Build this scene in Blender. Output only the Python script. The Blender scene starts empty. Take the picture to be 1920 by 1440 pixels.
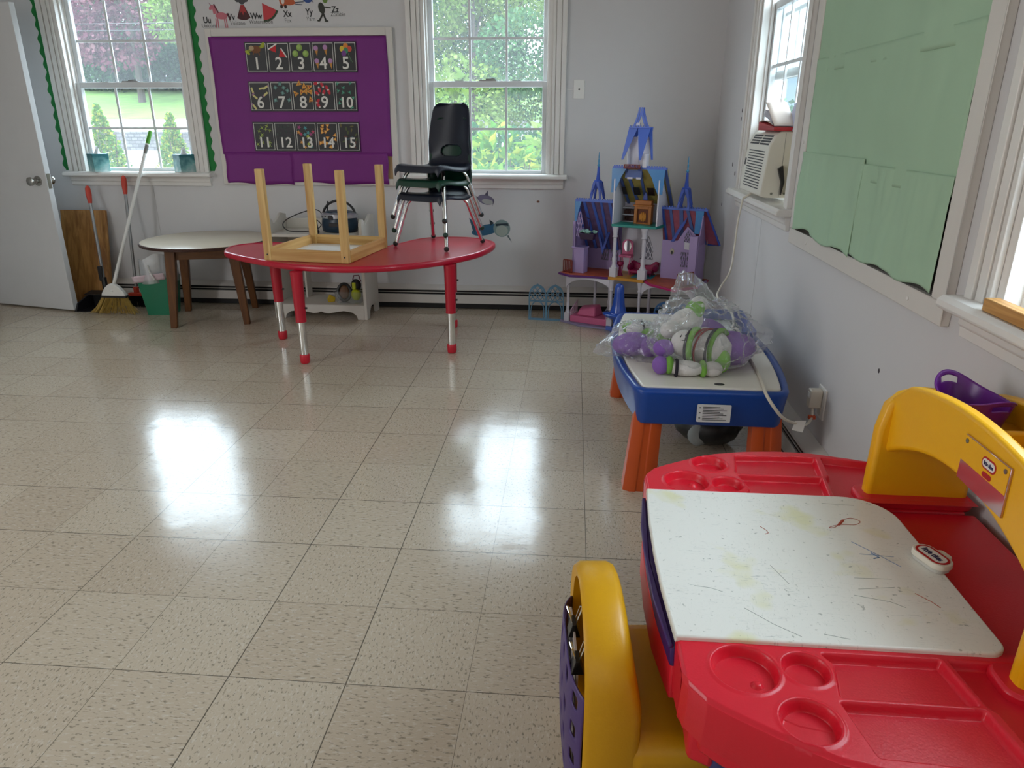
import bpy, math, random
from mathutils import Matrix, Vector, noise
S = bpy.context.scene
COL = S.collection
R = math.radians
PI = math.pi

# ---------------------------------------------------------------- camera
cd = bpy.data.cameras.new('camera'); cam = bpy.data.objects.new('camera', cd); COL.objects.link(cam)
cd.sensor_width = 36.0; cd.lens = 36.0 * 1340.3 / 1920; cd.clip_start = 0.02; cd.clip_end = 500
_p, _r, _y = 0.35121, 0.0016078, -0.082048
fw = Vector((math.sin(_y) * math.cos(_p), math.cos(_y) * math.cos(_p), -math.sin(_p)))
rt = Vector((math.cos(_y), -math.sin(_y), 0)); up = rt.cross(fw)
r2 = rt * math.cos(_r) + up * math.sin(_r); u2 = up * math.cos(_r) - rt * math.sin(_r)
cam.matrix_world = Matrix(((r2.x, u2.x, -fw.x, 0), (r2.y, u2.y, -fw.y, 0), (r2.z, u2.z, -fw.z, 1.3264), (0, 0, 0, 1)))
S.camera = cam

# ---------------------------------------------------------------- world, sun, fill lamps, exposure
S.view_settings.view_transform = 'Standard'; S.view_settings.look = 'None'
S.view_settings.exposure = 0.10; S.view_settings.gamma = 1.0; S.view_settings.use_curve_mapping = False
S.cycles.use_denoising = True
S.cycles.max_bounces = 8; S.cycles.transparent_max_bounces = 24; S.cycles.sample_clamp_indirect = 6
w = bpy.data.worlds.new('sky'); S.world = w; w.use_nodes = True
bg = w.node_tree.nodes['Background']; bg.inputs[0].default_value = (0.74, 0.87, 1.0, 1)
_n = w.node_tree.nodes; _l = w.node_tree.links      # hazy sky: bright low band, dimmer towards the zenith
_tc = _n.new('ShaderNodeTexCoord'); _sx = _n.new('ShaderNodeSeparateXYZ'); _l.new(_tc.outputs['Generated'], _sx.inputs[0])
_rp = _n.new('ShaderNodeValToRGB'); _l.new(_sx.outputs[2], _rp.inputs[0])
for p_, v_ in ((0.0, .16), (0.06, .5), (0.22, 1.0), (0.60, 1.0), (0.80, .8), (1.0, .55)):
    e_ = _rp.color_ramp.elements[0] if p_ == 0 else (_rp.color_ramp.elements[-1] if p_ == 1.0 else _rp.color_ramp.elements.new(p_))
    e_.color = (v_, v_, v_, 1)
_ml = _n.new('ShaderNodeMath'); _ml.operation = 'MULTIPLY'; _ml.inputs[1].default_value = 13.0
_l.new(_rp.outputs[0], _ml.inputs[0]); _l.new(_ml.outputs[0], bg.inputs[1])
def sun(name, d, power, ang):
    l = bpy.data.lights.new(name, 'SUN'); l.energy = power; l.angle = R(ang); l.color = (1, .94, .84)
    o = bpy.data.objects.new(name, l); COL.objects.link(o); o.rotation_euler = Vector(d).to_track_quat('-Z', 'Y').to_euler(); return o
sun('sun', (0.55, 0.45, -0.8), 1.0, 1.5)
def area(name, loc, d, sx, sy, power, color=(1, 1, 1), portal=False):
    l = bpy.data.lights.new(name, 'AREA'); l.shape = 'RECTANGLE'; l.size = sx; l.size_y = sy; l.energy = power; l.color = color
    l.cycles.is_portal = portal
    o = bpy.data.objects.new(name, l); COL.objects.link(o); o.location = loc
    o.rotation_euler = Vector(d).to_track_quat('-Z', 'Z').to_euler(); return o
# fill lamps added to brighten the room; walls behind and left have no windows
area('fill_front', (-1.6, -2.35, 1.5), (0, 1, -0.05), 4.4, 2.0, 13, (1.0, 0.97, 0.93))
area('fill_left', (-4.3, 0.6, 1.6), (1, 0.12, -0.02), 2.2, 1.3, 48, (0.96, 0.98, 1.0))
area('portal', (-3.2, 5.45, 1.57), (0, -1, 0), 0.9, 1.25, 1, portal=True)
area('portal', (-0.61, 5.45, 1.57), (0, -1, 0), 0.9, 1.25, 1, portal=True)
area('portal', (1.15, 3.875, 1.57), (-1, 0, 0), 0.9, 1.25, 1, portal=True)
area('portal', (1.15, 1.235, 1.57), (-1, 0, 0), 0.9, 1.25, 1, portal=True)

# ---------------------------------------------------------------- materials
MATS = {}
def lin(c):
    return tuple(((x / 12.92) if x <= 0.04045 else ((x + 0.055) / 1.055) ** 2.4) for x in c)
def hexc(h):
    h = h.lstrip('#'); return lin(tuple(int(h[i:i + 2], 16) / 255 for i in (0, 2, 4)))
def newmat(name):
    m = bpy.data.materials.new(name); m.use_nodes = True
    nt = m.node_tree; b = nt.nodes['Principled BSDF']
    return m, nt, b
def mat(name, col, rough=0.5, metal=0.0, spec=0.5, var=0.0, vscale=6.0, bump=0.0, bscale=60.0, coat=0.0, trans=0.0, emit=None):
    if name in MATS: return MATS[name]
    m, nt, b = newmat(name)
    if isinstance(col, str): col = hexc(col)
    b.inputs['Base Color'].default_value = (*col, 1); b.inputs['Roughness'].default_value = rough
    b.inputs['Metallic'].default_value = metal; b.inputs['Specular IOR Level'].default_value = spec
    if coat: b.inputs['Coat Weight'].default_value = coat; b.inputs['Coat Roughness'].default_value = 0.15
    if trans: b.inputs['Transmission Weight'].default_value = trans
    tc = nt.nodes.new('ShaderNodeTexCoord')
    if var:
        n = nt.nodes.new('ShaderNodeTexNoise'); n.inputs['Scale'].default_value = vscale; n.inputs['Detail'].default_value = 5
        nt.links.new(tc.outputs['Object'], n.inputs['Vector'])
        rp = nt.nodes.new('ShaderNodeValToRGB')
        a = tuple(max(0, c * (1 - var)) for c in col); d = tuple(min(1, c * (1 + var)) for c in col)
        rp.color_ramp.elements[0].color = (*a, 1); rp.color_ramp.elements[0].position = 0.3
        rp.color_ramp.elements[1].color = (*d, 1); rp.color_ramp.elements[1].position = 0.7
        nt.links.new(n.outputs['Fac'], rp.inputs[0]); nt.links.new(rp.outputs[0], b.inputs['Base Color'])
    if bump:
        n2 = nt.nodes.new('ShaderNodeTexNoise'); n2.inputs['Scale'].default_value = bscale; n2.inputs['Detail'].default_value = 3
        nt.links.new(tc.outputs['Object'], n2.inputs['Vector'])
        bp = nt.nodes.new('ShaderNodeBump'); bp.inputs['Strength'].default_value = bump; bp.inputs['Distance'].default_value = 0.004
        nt.links.new(n2.outputs['Fac'], bp.inputs['Height']); nt.links.new(bp.outputs[0], b.inputs['Normal'])
    MATS[name] = m; return m
def wood(name, c0, c1, axis='Z', scale=1.0, rough=0.45):
    if name in MATS: return MATS[name]
    m, nt, b = newmat(name); b.inputs['Roughness'].default_value = rough
    tc = nt.nodes.new('ShaderNodeTexCoord'); mp = nt.nodes.new('ShaderNodeMapping')
    s = {'X': (1.2, 22, 22), 'Y': (22, 1.2, 22), 'Z': (22, 22, 1.2)}[axis]
    mp.inputs['Scale'].default_value = tuple(k * scale for k in s)
    nt.links.new(tc.outputs['Object'], mp.inputs['Vector'])
    n = nt.nodes.new('ShaderNodeTexNoise'); n.inputs['Scale'].default_value = 2.2; n.inputs['Detail'].default_value = 8; n.inputs['Distortion'].default_value = 0.9
    nt.links.new(mp.outputs[0], n.inputs['Vector'])
    rp = nt.nodes.new('ShaderNodeValToRGB')
    rp.color_ramp.elements[0].color = (*hexc(c0), 1); rp.color_ramp.elements[0].position = 0.32
    rp.color_ramp.elements[1].color = (*hexc(c1), 1); rp.color_ramp.elements[1].position = 0.66
    nt.links.new(n.outputs['Fac'], rp.inputs[0]); nt.links.new(rp.outputs[0], b.inputs['Base Color'])
    MATS[name] = m; return m
def leafmat(name, cols):
    if name in MATS: return MATS[name]
    m, nt, b = newmat(name); nt.nodes.remove(b); out = nt.nodes['Material Output']
    g = nt.nodes.new('ShaderNodeNewGeometry'); rp = nt.nodes.new('ShaderNodeValToRGB')
    els = rp.color_ramp.elements
    while len(els) < len(cols): els.new(0.5)
    for i, c in enumerate(cols):
        els[i].position = i / (len(cols) - 1); els[i].color = (*hexc(c), 1)
    nt.links.new(g.outputs['Random Per Island'], rp.inputs[0])
    d = nt.nodes.new('ShaderNodeBsdfDiffuse'); t = nt.nodes.new('ShaderNodeBsdfTranslucent'); mx = nt.nodes.new('ShaderNodeMixShader'); mx.inputs[0].default_value = 0.35
    nt.links.new(rp.outputs[0], d.inputs[0]); nt.links.new(rp.outputs[0], t.inputs[0])
    nt.links.new(d.outputs[0], mx.inputs[1]); nt.links.new(t.outputs[0], mx.inputs[2]); nt.links.new(mx.outputs[0], out.inputs[0])
    MATS[name] = m; return m
def film(name, tint=(1, 1, 1), clear=0.8, rough=0.1, milky=0.0, bump=0.0, bscale=20, ior=1.45):
    """thin clear sheet: lets light straight through, reflects a little, optional milky share"""
    if name in MATS: return MATS[name]
    m, nt, b = newmat(name); nt.nodes.remove(b); out = nt.nodes['Material Output']
    t = nt.nodes.new('ShaderNodeBsdfTransparent'); t.inputs[0].default_value = (*tint, 1)
    gl = nt.nodes.new('ShaderNodeBsdfGlossy'); gl.inputs['Roughness'].default_value = rough
    lw = nt.nodes.new('ShaderNodeFresnel'); lw.inputs[0].default_value = ior
    mx = nt.nodes.new('ShaderNodeMixShader'); ml = nt.nodes.new('ShaderNodeMath'); ml.operation = 'MULTIPLY_ADD'
    ml.inputs[1].default_value = 1.0; ml.inputs[2].default_value = 1 - clear - 0.04; ml.use_clamp = True
    gm = nt.nodes.new('ShaderNodeNewGeometry'); sb = nt.nodes.new('ShaderNodeMath'); sb.operation = 'SUBTRACT'; sb.inputs[0].default_value = 1.0; nt.links.new(gm.outputs['Backfacing'], sb.inputs[1])
    fm = nt.nodes.new('ShaderNodeMath'); fm.operation = 'MULTIPLY'; nt.links.new(lw.outputs[0], fm.inputs[0]); nt.links.new(sb.outputs[0], fm.inputs[1])
    nt.links.new(fm.outputs[0], ml.inputs[0]); nt.links.new(ml.outputs[0], mx.inputs[0])
    last = t.outputs[0]
    if milky:
        df = nt.nodes.new('ShaderNodeBsdfTranslucent'); d2 = nt.nodes.new('ShaderNodeBsdfDiffuse')
        df.inputs[0].default_value = (.95, .97, 1, 1); d2.inputs[0].default_value = (.9, .92, .95, 1)
        a = nt.nodes.new('ShaderNodeMixShader'); a.inputs[0].default_value = 0.4
        nt.links.new(df.outputs[0], a.inputs[1]); nt.links.new(d2.outputs[0], a.inputs[2])
        q = nt.nodes.new('ShaderNodeMixShader'); q.inputs[0].default_value = milky
        nt.links.new(t.outputs[0], q.inputs[1]); nt.links.new(a.outputs[0], q.inputs[2]); last = q.outputs[0]
    nt.links.new(last, mx.inputs[1]); nt.links.new(gl.outputs[0], mx.inputs[2]); nt.links.new(mx.outputs[0], out.inputs[0])
    if bump:
        tc = nt.nodes.new('ShaderNodeTexCoord'); n2 = nt.nodes.new('ShaderNodeTexNoise'); n2.inputs['Scale'].default_value = bscale; n2.inputs['Detail'].default_value = 4
        nt.links.new(tc.outputs['Object'], n2.inputs['Vector'])
        bp = nt.nodes.new('ShaderNodeBump'); bp.inputs['Strength'].default_value = bump; bp.inputs['Distance'].default_value = 0.02
        nt.links.new(n2.outputs['Fac'], bp.inputs['Height']); nt.links.new(bp.outputs[0], gl.inputs['Normal'])
    MATS[name] = m; return m

# ---------------------------------------------------------------- mesh builder and object helpers
class MB:
    def __init__(s): s.v = []; s.f = []; s.m = []; s.k = 0
    def add(s, vs, fs):
        n = len(s.v); s.v += [Vector(p) for p in vs]
        s.f += [tuple(i + n for i in f) for f in fs]; s.m += [s.k] * len(fs); return n
    def box(s, x0, x1, y0, y1, z0, z1):
        s.add([(x0, y0, z0), (x1, y0, z0), (x1, y1, z0), (x0, y1, z0), (x0, y0, z1), (x1, y0, z1), (x1, y1, z1), (x0, y1, z1)],
              [(3, 2, 1, 0), (4, 5, 6, 7), (0, 1, 5, 4), (1, 2, 6, 5), (2, 3, 7, 6), (3, 0, 4, 7)]); return s
    def hexa(s, b, t):          # bottom quad, top quad
        s.add(list(b) + list(t), [(3, 2, 1, 0), (4, 5, 6, 7), (0, 1, 5, 4), (1, 2, 6, 5), (2, 3, 7, 6), (3, 0, 4, 7)]); return s
    def prism(s, poly, ax, a0, a1, top=None):
        n = len(poly); top = top or poly
        def P(p, a): return {'x': (a, p[0], p[1]), 'y': (p[0], a, p[1]), 'z': (p[0], p[1], a)}[ax]
        s.add([P(p, a0) for p in poly] + [P(p, a1) for p in top],
              [tuple(range(n))[::-1], tuple(range(n, 2 * n))] + [(i, (i + 1) % n, n + (i + 1) % n, n + i) for i in range(n)]); return s
    def tube(s, pts, r, n=10, cap=True, sq=1.0):
        P = [Vector(p) for p in pts]; L = len(P); rs = r if isinstance(r, (list, tuple)) else [r] * L
        T = [(P[min(i + 1, L - 1)] - P[max(i - 1, 0)]).normalized() for i in range(L)]
        a = Vector((0, 0, 1)) if abs(T[0].z) < 0.9 else Vector((1, 0, 0))
        u = T[0].cross(a).normalized(); vs = []
        for i in range(L):
            u = (u - T[i] * u.dot(T[i])).normalized(); w_ = T[i].cross(u)
            for k in range(n):
                t = 2 * PI * k / n; vs.append(P[i] + (u * math.cos(t) + w_ * math.sin(t) * sq) * rs[i])
        fs = [(i * n + k, i * n + (k + 1) % n, (i + 1) * n + (k + 1) % n, (i + 1) * n + k) for i in range(L - 1) for k in range(n)]
        if cap: fs += [tuple(range(n))[::-1], tuple((L - 1) * n + k for k in range(n))]
        s.add(vs, fs); return s
    def lathe(s, prof, n=24, c=(0, 0, 0), sx=1, sy=1):
        L = len(prof); vs = []
        for r, z in prof:
            for k in range(n):
                t = 2 * PI * k / n; vs.append((c[0] + sx * r * math.cos(t), c[1] + sy * r * math.sin(t), c[2] + z))
        fs = [(i * n + k, i * n + (k + 1) % n, (i + 1) * n + (k + 1) % n, (i + 1) * n + k) for i in range(L - 1) for k in range(n)]
        fs += [tuple(range(n))[::-1], tuple((L - 1) * n + k for k in range(n))]
        s.add(vs, fs); return s
    def ball(s, c, r, n=14, m=9, rot=None, fn=None):
        r = r if isinstance(r, (list, tuple)) else (r, r, r); vs = []
        for i in range(m + 1):
            a = -PI / 2 + PI * i / m
            for k in range(n):
                t = 2 * PI * k / n
                p = Vector((r[0] * math.cos(a) * math.cos(t), r[1] * math.cos(a) * math.sin(t), r[2] * math.sin(a)))
                if fn: p = fn(p)
                if rot: p = rot @ p
                vs.append(p + Vector(c))
        fs = [(i * n + k, i * n + (k + 1) % n, (i + 1) * n + (k + 1) % n, (i + 1) * n + k) for i in range(m) for k in range(n)]
        s.add(vs, fs); return s
    def grid(s, fn, nu, nv, skip=None):
        vs = [fn(i / nu, j / nv) for j in range(nv + 1) for i in range(nu + 1)]
        fs = [(j * (nu + 1) + i, j * (nu + 1) + i + 1, (j + 1) * (nu + 1) + i + 1, (j + 1) * (nu + 1) + i)
              for j in range(nv) for i in range(nu) if not (skip and skip((i + .5) / nu, (j + .5) / nv))]
        s.add(vs, fs); return s
    def disc(s, c, r, ax='y', n=20, t=0.001, sx=1.0, sz=1.0):
        if ax == 'y': return s.prism([(c[0] + sx * r * math.cos(2 * PI * k / n), c[2] + sz * r * math.sin(2 * PI * k / n)) for k in range(n)], 'y', c[1], c[1] + t)
        if ax == 'z': return s.prism([(c[0] + sx * r * math.cos(2 * PI * k / n), c[1] + sz * r * math.sin(2 * PI * k / n)) for k in range(n)], 'z', c[2], c[2] + t)
        return s.prism([(c[1] + sx * r * math.cos(2 * PI * k / n), c[2] + sz * r * math.sin(2 * PI * k / n)) for k in range(n)], 'x', c[0], c[0] + t)
    def mesh(s, me, M=None):
        s.add([(M @ v.co) if M else v.co.copy() for v in me.vertices], [tuple(p.vertices) for p in me.polygons]); return s
    def xf(s, M, start=0):
        for i in range(start, len(s.v)): s.v[i] = M @ s.v[i]
        return s
    def build(s, name, mats, parent=None, world=False, bevel=0.0, seg=2, smooth=35, sub=0, solid=0.0, off=0.0, flip=True):
        vs = s.v
        if parent is not None and world:
            r = parent
            while r.parent: r = r.parent
            Mi = (Matrix.Translation(r.location) @ r.rotation_euler.to_matrix().to_4x4()).inverted(); vs = [Mi @ v for v in vs]
        me = bpy.data.meshes.new(name); me.from_pydata([tuple(v) for v in vs], [], s.f)
        for m_ in (mats if isinstance(mats, (list, tuple)) else [mats]): me.materials.append(m_)
        me.polygons.foreach_set('material_index', s.m); me.validate(); me.update()
        if flip:
            import bmesh
            bm = bmesh.new(); bm.from_mesh(me); bmesh.ops.remove_doubles(bm, verts=bm.verts, dist=1e-6)
            bmesh.ops.recalc_face_normals(bm, faces=bm.faces); bm.to_mesh(me); bm.free()
        if smooth:
            me.polygons.foreach_set('use_smooth', [True] * len(me.polygons)); me.set_sharp_from_angle(angle=R(smooth))
        o = bpy.data.objects.new(name, me); COL.objects.link(o)
        if parent is not None: o.parent = parent
        if solid: q = o.modifiers.new('s', 'SOLIDIFY'); q.thickness = solid; q.offset = off
        if bevel: q = o.modifiers.new('b', 'BEVEL'); q.width = bevel; q.segments = seg; q.limit_method = 'ANGLE'; q.angle_limit = R(40)
        if sub: q = o.modifiers.new('u', 'SUBSURF'); q.levels = sub; q.render_levels = sub
        return o
def tag(o, label, cat, group=None, kind=None):
    if label: o['label'] = label
    if cat: o['category'] = cat
    if group: o['group'] = group
    if kind: o['kind'] = kind
    return o
def thing(name, label, cat, loc=(0, 0, 0), rz=0.0, group=None, kind=None):
    o = bpy.data.objects.new(name, None); COL.objects.link(o); o.location = loc; o.rotation_euler = (0, 0, rz)
    o.empty_display_size = 0.1
    return tag(o, label, cat, group, kind)
def dup(root, loc, rz, label, group=None):
    r = root.copy(); COL.objects.link(r); r.location = loc; r.rotation_euler = (0, 0, rz); r['label'] = label
    if group: r['group'] = group
    for ch in list(root.children):
        c = ch.copy(); COL.objects.link(c); c.parent = r
        for g in list(ch.children):
            d = g.copy(); COL.objects.link(d); d.parent = c
    return r
def text_mesh(s, size, spacing=1.0, bold=0.0):
    cu = bpy.data.curves.new('t', 'FONT'); cu.body = s; cu.size = size; cu.align_x = 'CENTER'; cu.align_y = 'CENTER'; cu.space_character = spacing
    cu.extrude = 0.0004; cu.offset = bold; cu.resolution_u = 4
    o = bpy.data.objects.new('t', cu); COL.objects.link(o); dg = bpy.context.evaluated_depsgraph_get(); dg.update()
    me = bpy.data.meshes.new_from_object(o.evaluated_get(dg)); bpy.data.objects.remove(o); bpy.data.curves.remove(cu); return me
MY = Matrix(((1, 0, 0, 0), (0, 0, -1, 0), (0, 1, 0, 0), (0, 0, 0, 1)))      # text in XY -> upright, facing -y
def text_on(mb, s, c, size, bold=0.0, rot=0.0, sx=1.0):
    mb.mesh(text_mesh(s, size, bold=bold), Matrix.Translation(c) @ MY @ Matrix.Rotation(rot, 4, 'Z') @ Matrix.Diagonal((sx, 1, 1, 1)))
def arc(c, r, a0, a1, n, r2=None):
    r2 = r2 or r
    return [(c[0] + r * math.cos(a0 + (a1 - a0) * i / n), c[1] + r2 * math.sin(a0 + (a1 - a0) * i / n)) for i in range(n + 1)]
def rrect(x0, x1, y0, y1, r, n=5):
    return arc((x1 - r, y0 + r), r, -PI / 2, 0, n) + arc((x1 - r, y1 - r), r, 0, PI / 2, n) + arc((x0 + r, y1 - r), r, PI / 2, PI, n) + arc((x0 + r, y0 + r), r, PI, 1.5 * PI, n)
def spline(P, n=6, closed=True):
    L = len(P); out = []
    for i in range(L if closed else L - 1):
        p0, p1, p2, p3 = [Vector(P[(i + k) % L] if closed else P[min(max(i + k, 0), L - 1)]) for k in (-1, 0, 1, 2)]
        for j in range(n):
            t = j / n
            out.append(0.5 * ((2 * p1) + (p2 - p0) * t + (2 * p0 - 5 * p1 + 4 * p2 - p3) * t * t + (3 * p1 - p0 - 3 * p2 + p3) * t ** 3))
    if not closed: out.append(Vector(P[-1]))
    return out

# shared materials
WALL = mat('wall_paint', '#d3d1d1', 0.55, var=0.015, vscale=3, bump=0.06, bscale=180)
TRIM = mat('white_trim_paint', '#e4e0db', 0.35, var=0.02, vscale=8)
CHROME = mat('chrome', (0.78, 0.78, 0.76), 0.12, 1.0)
BLACK = mat('black_plastic', (0.012, 0.012, 0.014), 0.4)
WHITE = mat('white_plastic', '#e9e7e2', 0.4)
GLASS = film('window_glass', (0.97, 0.99, 0.98), 0.96, 0.0, milky=0.05, ior=1.2)
# ---------------------------------------------------------------- the room
BY, RX, LX, FY, CZ = 5.27, 0.97, -4.45, -2.5, 2.6
T = 0.3048; TX0, TY0 = -1.44638, 1.38794
def floor_mat():
    m, nt, b = newmat('vinyl_tile'); N = nt.nodes.new; L = nt.links.new
    tc = N('ShaderNodeTexCoord'); mp = N('ShaderNodeMapping'); mp.vector_type = 'POINT'
    mp.inputs['Location'].default_value = (-TX0 / T, -TY0 / T, 0); mp.inputs['Scale'].default_value = (1 / T, 1 / T, 1)
    L(tc.outputs['Object'], mp.inputs['Vector'])
    fr = N('ShaderNodeVectorMath'); fr.operation = 'FRACTION'; L(mp.outputs[0], fr.inputs[0])
    fl = N('ShaderNodeVectorMath'); fl.operation = 'FLOOR'; L(mp.outputs[0], fl.inputs[0])
    sf = N('ShaderNodeSeparateXYZ'); L(fr.outputs[0], sf.inputs[0]); sc = N('ShaderNodeSeparateXYZ'); L(fl.outputs[0], sc.inputs[0])
    def math_(op, a, b_=None, c=None):
        n = N('ShaderNodeMath'); n.operation = op
        for i, x in enumerate((a, b_, c)):
            if x is None: continue
            if isinstance(x, (int, float)): n.inputs[i].default_value = x
            else: L(x, n.inputs[i])
        return n.outputs[0]
    def seam(o, cell):
        d = math_('MINIMUM', o, math_('SUBTRACT', 1, o))
        wn = N('ShaderNodeTexWhiteNoise'); wn.noise_dimensions = '1D'; L(math_('ROUND', math_('ADD', cell, o)), wn.inputs['W'])
        wd = math_('MULTIPLY_ADD', wn.outputs['Value'], 0.0038, 0.0018)
        return math_('LESS_THAN', d, wd)
    sm = math_('MAXIMUM', seam(sf.outputs[0], sc.outputs[0]), seam(sf.outputs[1], sc.outputs[1]))
    par = math_('MODULO', math_('ADD', math_('ADD', sc.outputs[0], sc.outputs[1]), 1000), 2)
    def flecks(sx, sy, off, lo, hi):
        mm = N('ShaderNodeMapping'); mm.inputs['Scale'].default_value = (sx, sy, 1); mm.inputs['Location'].default_value = (off, off * .7, 0)
        L(tc.outputs['Object'], mm.inputs['Vector'])
        n = N('ShaderNodeTexNoise'); n.inputs['Scale'].default_value = 1; n.inputs['Detail'].default_value = 2.5; n.inputs['Roughness'].default_value = .6; L(mm.outputs[0], n.inputs['Vector'])
        r = N('ShaderNodeMapRange'); r.inputs['From Min'].default_value = lo; r.inputs['From Max'].default_value = hi; L(n.outputs['Fac'], r.inputs['Value'])
        return r.outputs[0]
    def mixf(f, a, b_):
        n = N('ShaderNodeMix'); n.data_type = 'FLOAT'; L(f, n.inputs[0]); L(a, n.inputs[2]); L(b_, n.inputs[3]); return n.outputs[0]
    dark = mixf(par, flecks(52, 150, 3, .57, .655), flecks(150, 78, 9, .57, .655))
    lite = mixf(par, flecks(50, 130, 21, .54, .70), flecks(130, 60, 33, .54, .70))
    wt = N('ShaderNodeTexWhiteNoise'); wt.noise_dimensions = '2D'; L(fl.outputs[0], wt.inputs['Vector'])
    def mixc(f, a, b_):
        n = N('ShaderNodeMix'); n.data_type = 'RGBA'
        L(f, n.inputs[0]) if not isinstance(f, float) else setattr(n.inputs[0], 'default_value', f)
        for i, x in ((6, a), (7, b_)):
            if isinstance(x, tuple): n.inputs[i].default_value = (*x, 1)
            else: L(x, n.inputs[i])
        return n.outputs[2]
    base = mixc(wt.outputs['Value'], hexc('#c1b19c'), hexc('#c9bba6'))
    base = mixc(math_('MULTIPLY', lite, .55), base, hexc('#dcd6ca'))
    base = mixc(math_('MULTIPLY', dark, .66), base, hexc('#6a6253'))
    big = N('ShaderNodeTexNoise'); big.inputs['Scale'].default_value = 1.3; big.inputs['Detail'].default_value = 4; L(tc.outputs['Object'], big.inputs['Vector'])
    base = mixc(math_('MULTIPLY', sm, .8), base, hexc('#3a342c'))
    L(base, b.inputs['Base Color'])
    rr = N('ShaderNodeMapRange'); rr.inputs['From Min'].default_value = .3; rr.inputs['From Max'].default_value = .7
    rr.inputs['To Min'].default_value = .11; rr.inputs['To Max'].default_value = .20; L(big.outputs['Fac'], rr.inputs['Value'])
    L(rr.outputs[0], b.inputs['Roughness']); b.inputs['Specular IOR Level'].default_value = 0.62
    bn = N('ShaderNodeTexNoise'); bn.inputs['Scale'].default_value = 75; bn.inputs['Detail'].default_value = 3; L(tc.outputs['Object'], bn.inputs['Vector'])
    bn2 = N('ShaderNodeTexNoise'); bn2.inputs['Scale'].default_value = 7; bn2.inputs['Detail'].default_value = 2; L(tc.outputs['Object'], bn2.inputs['Vector'])
    hh = math_('SUBTRACT', math_('MULTIPLY_ADD', bn2.outputs['Fac'], 3.0, math_('MULTIPLY', bn.outputs['Fac'], .35)), math_('MULTIPLY', sm, .8))
    bp = N('ShaderNodeBump'); bp.inputs['Strength'].default_value = .22; bp.inputs['Distance'].default_value = .0016; L(hh, bp.inputs['Height']); L(bp.outputs[0], b.inputs['Normal'])
    return m
def oval_yz(y, z, r): return [(y + r * math.cos(2 * PI * k / 10), z + 1.3 * r * math.sin(2 * PI * k / 10)) for k in range(10)]
def struct(mb, name, m, **k):
    o = mb.build(name, m, **k); o['kind'] = 'structure'; return o
struct(MB().box(LX - .1, RX + .16, FY - .1, BY + .16, -0.12, 0), 'floor', floor_mat(), smooth=0)
struct(MB().box(LX - .1, RX + .16, FY - .1, BY + .16, CZ, CZ + .15), 'ceiling', mat('ceiling_paint', '#e2e0dc', .8), smooth=0)
WZ0, WZ1, WH = 0.945, 2.185, 0.45      # window openings
def wall_segments(mb, a0, a1, holes, put):
    c = a0
    for h, dz in holes:
        put(mb, c, h - WH, 0, CZ); put(mb, h - WH, h + WH, 0, WZ0 + dz); put(mb, h - WH, h + WH, WZ1 + dz, CZ); c = h + WH
    put(mb, c, a1, 0, CZ)
mb = MB(); wall_segments(mb, LX - .1, RX + .16, [(-3.2, 0), (-0.61, 0)], lambda m, a, b, z0, z1: m.box(a, b, BY, BY + .16, z0, z1)); struct(mb, 'wall_back', WALL, smooth=0)
mb = MB(); wall_segments(mb, FY - .1, BY, [(1.235, -.045), (3.875, -.012)], lambda m, a, b, z0, z1: m.box(RX, RX + .16, a, b, z0, z1)); struct(mb, 'wall_right', WALL, smooth=0)
struct(MB().box(LX - .1, LX, FY, BY, 0, CZ), 'wall_left', WALL, smooth=0)
struct(MB().box(LX, RX, FY - .1, FY, 0, CZ), 'wall_front', WALL, smooth=0)

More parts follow.
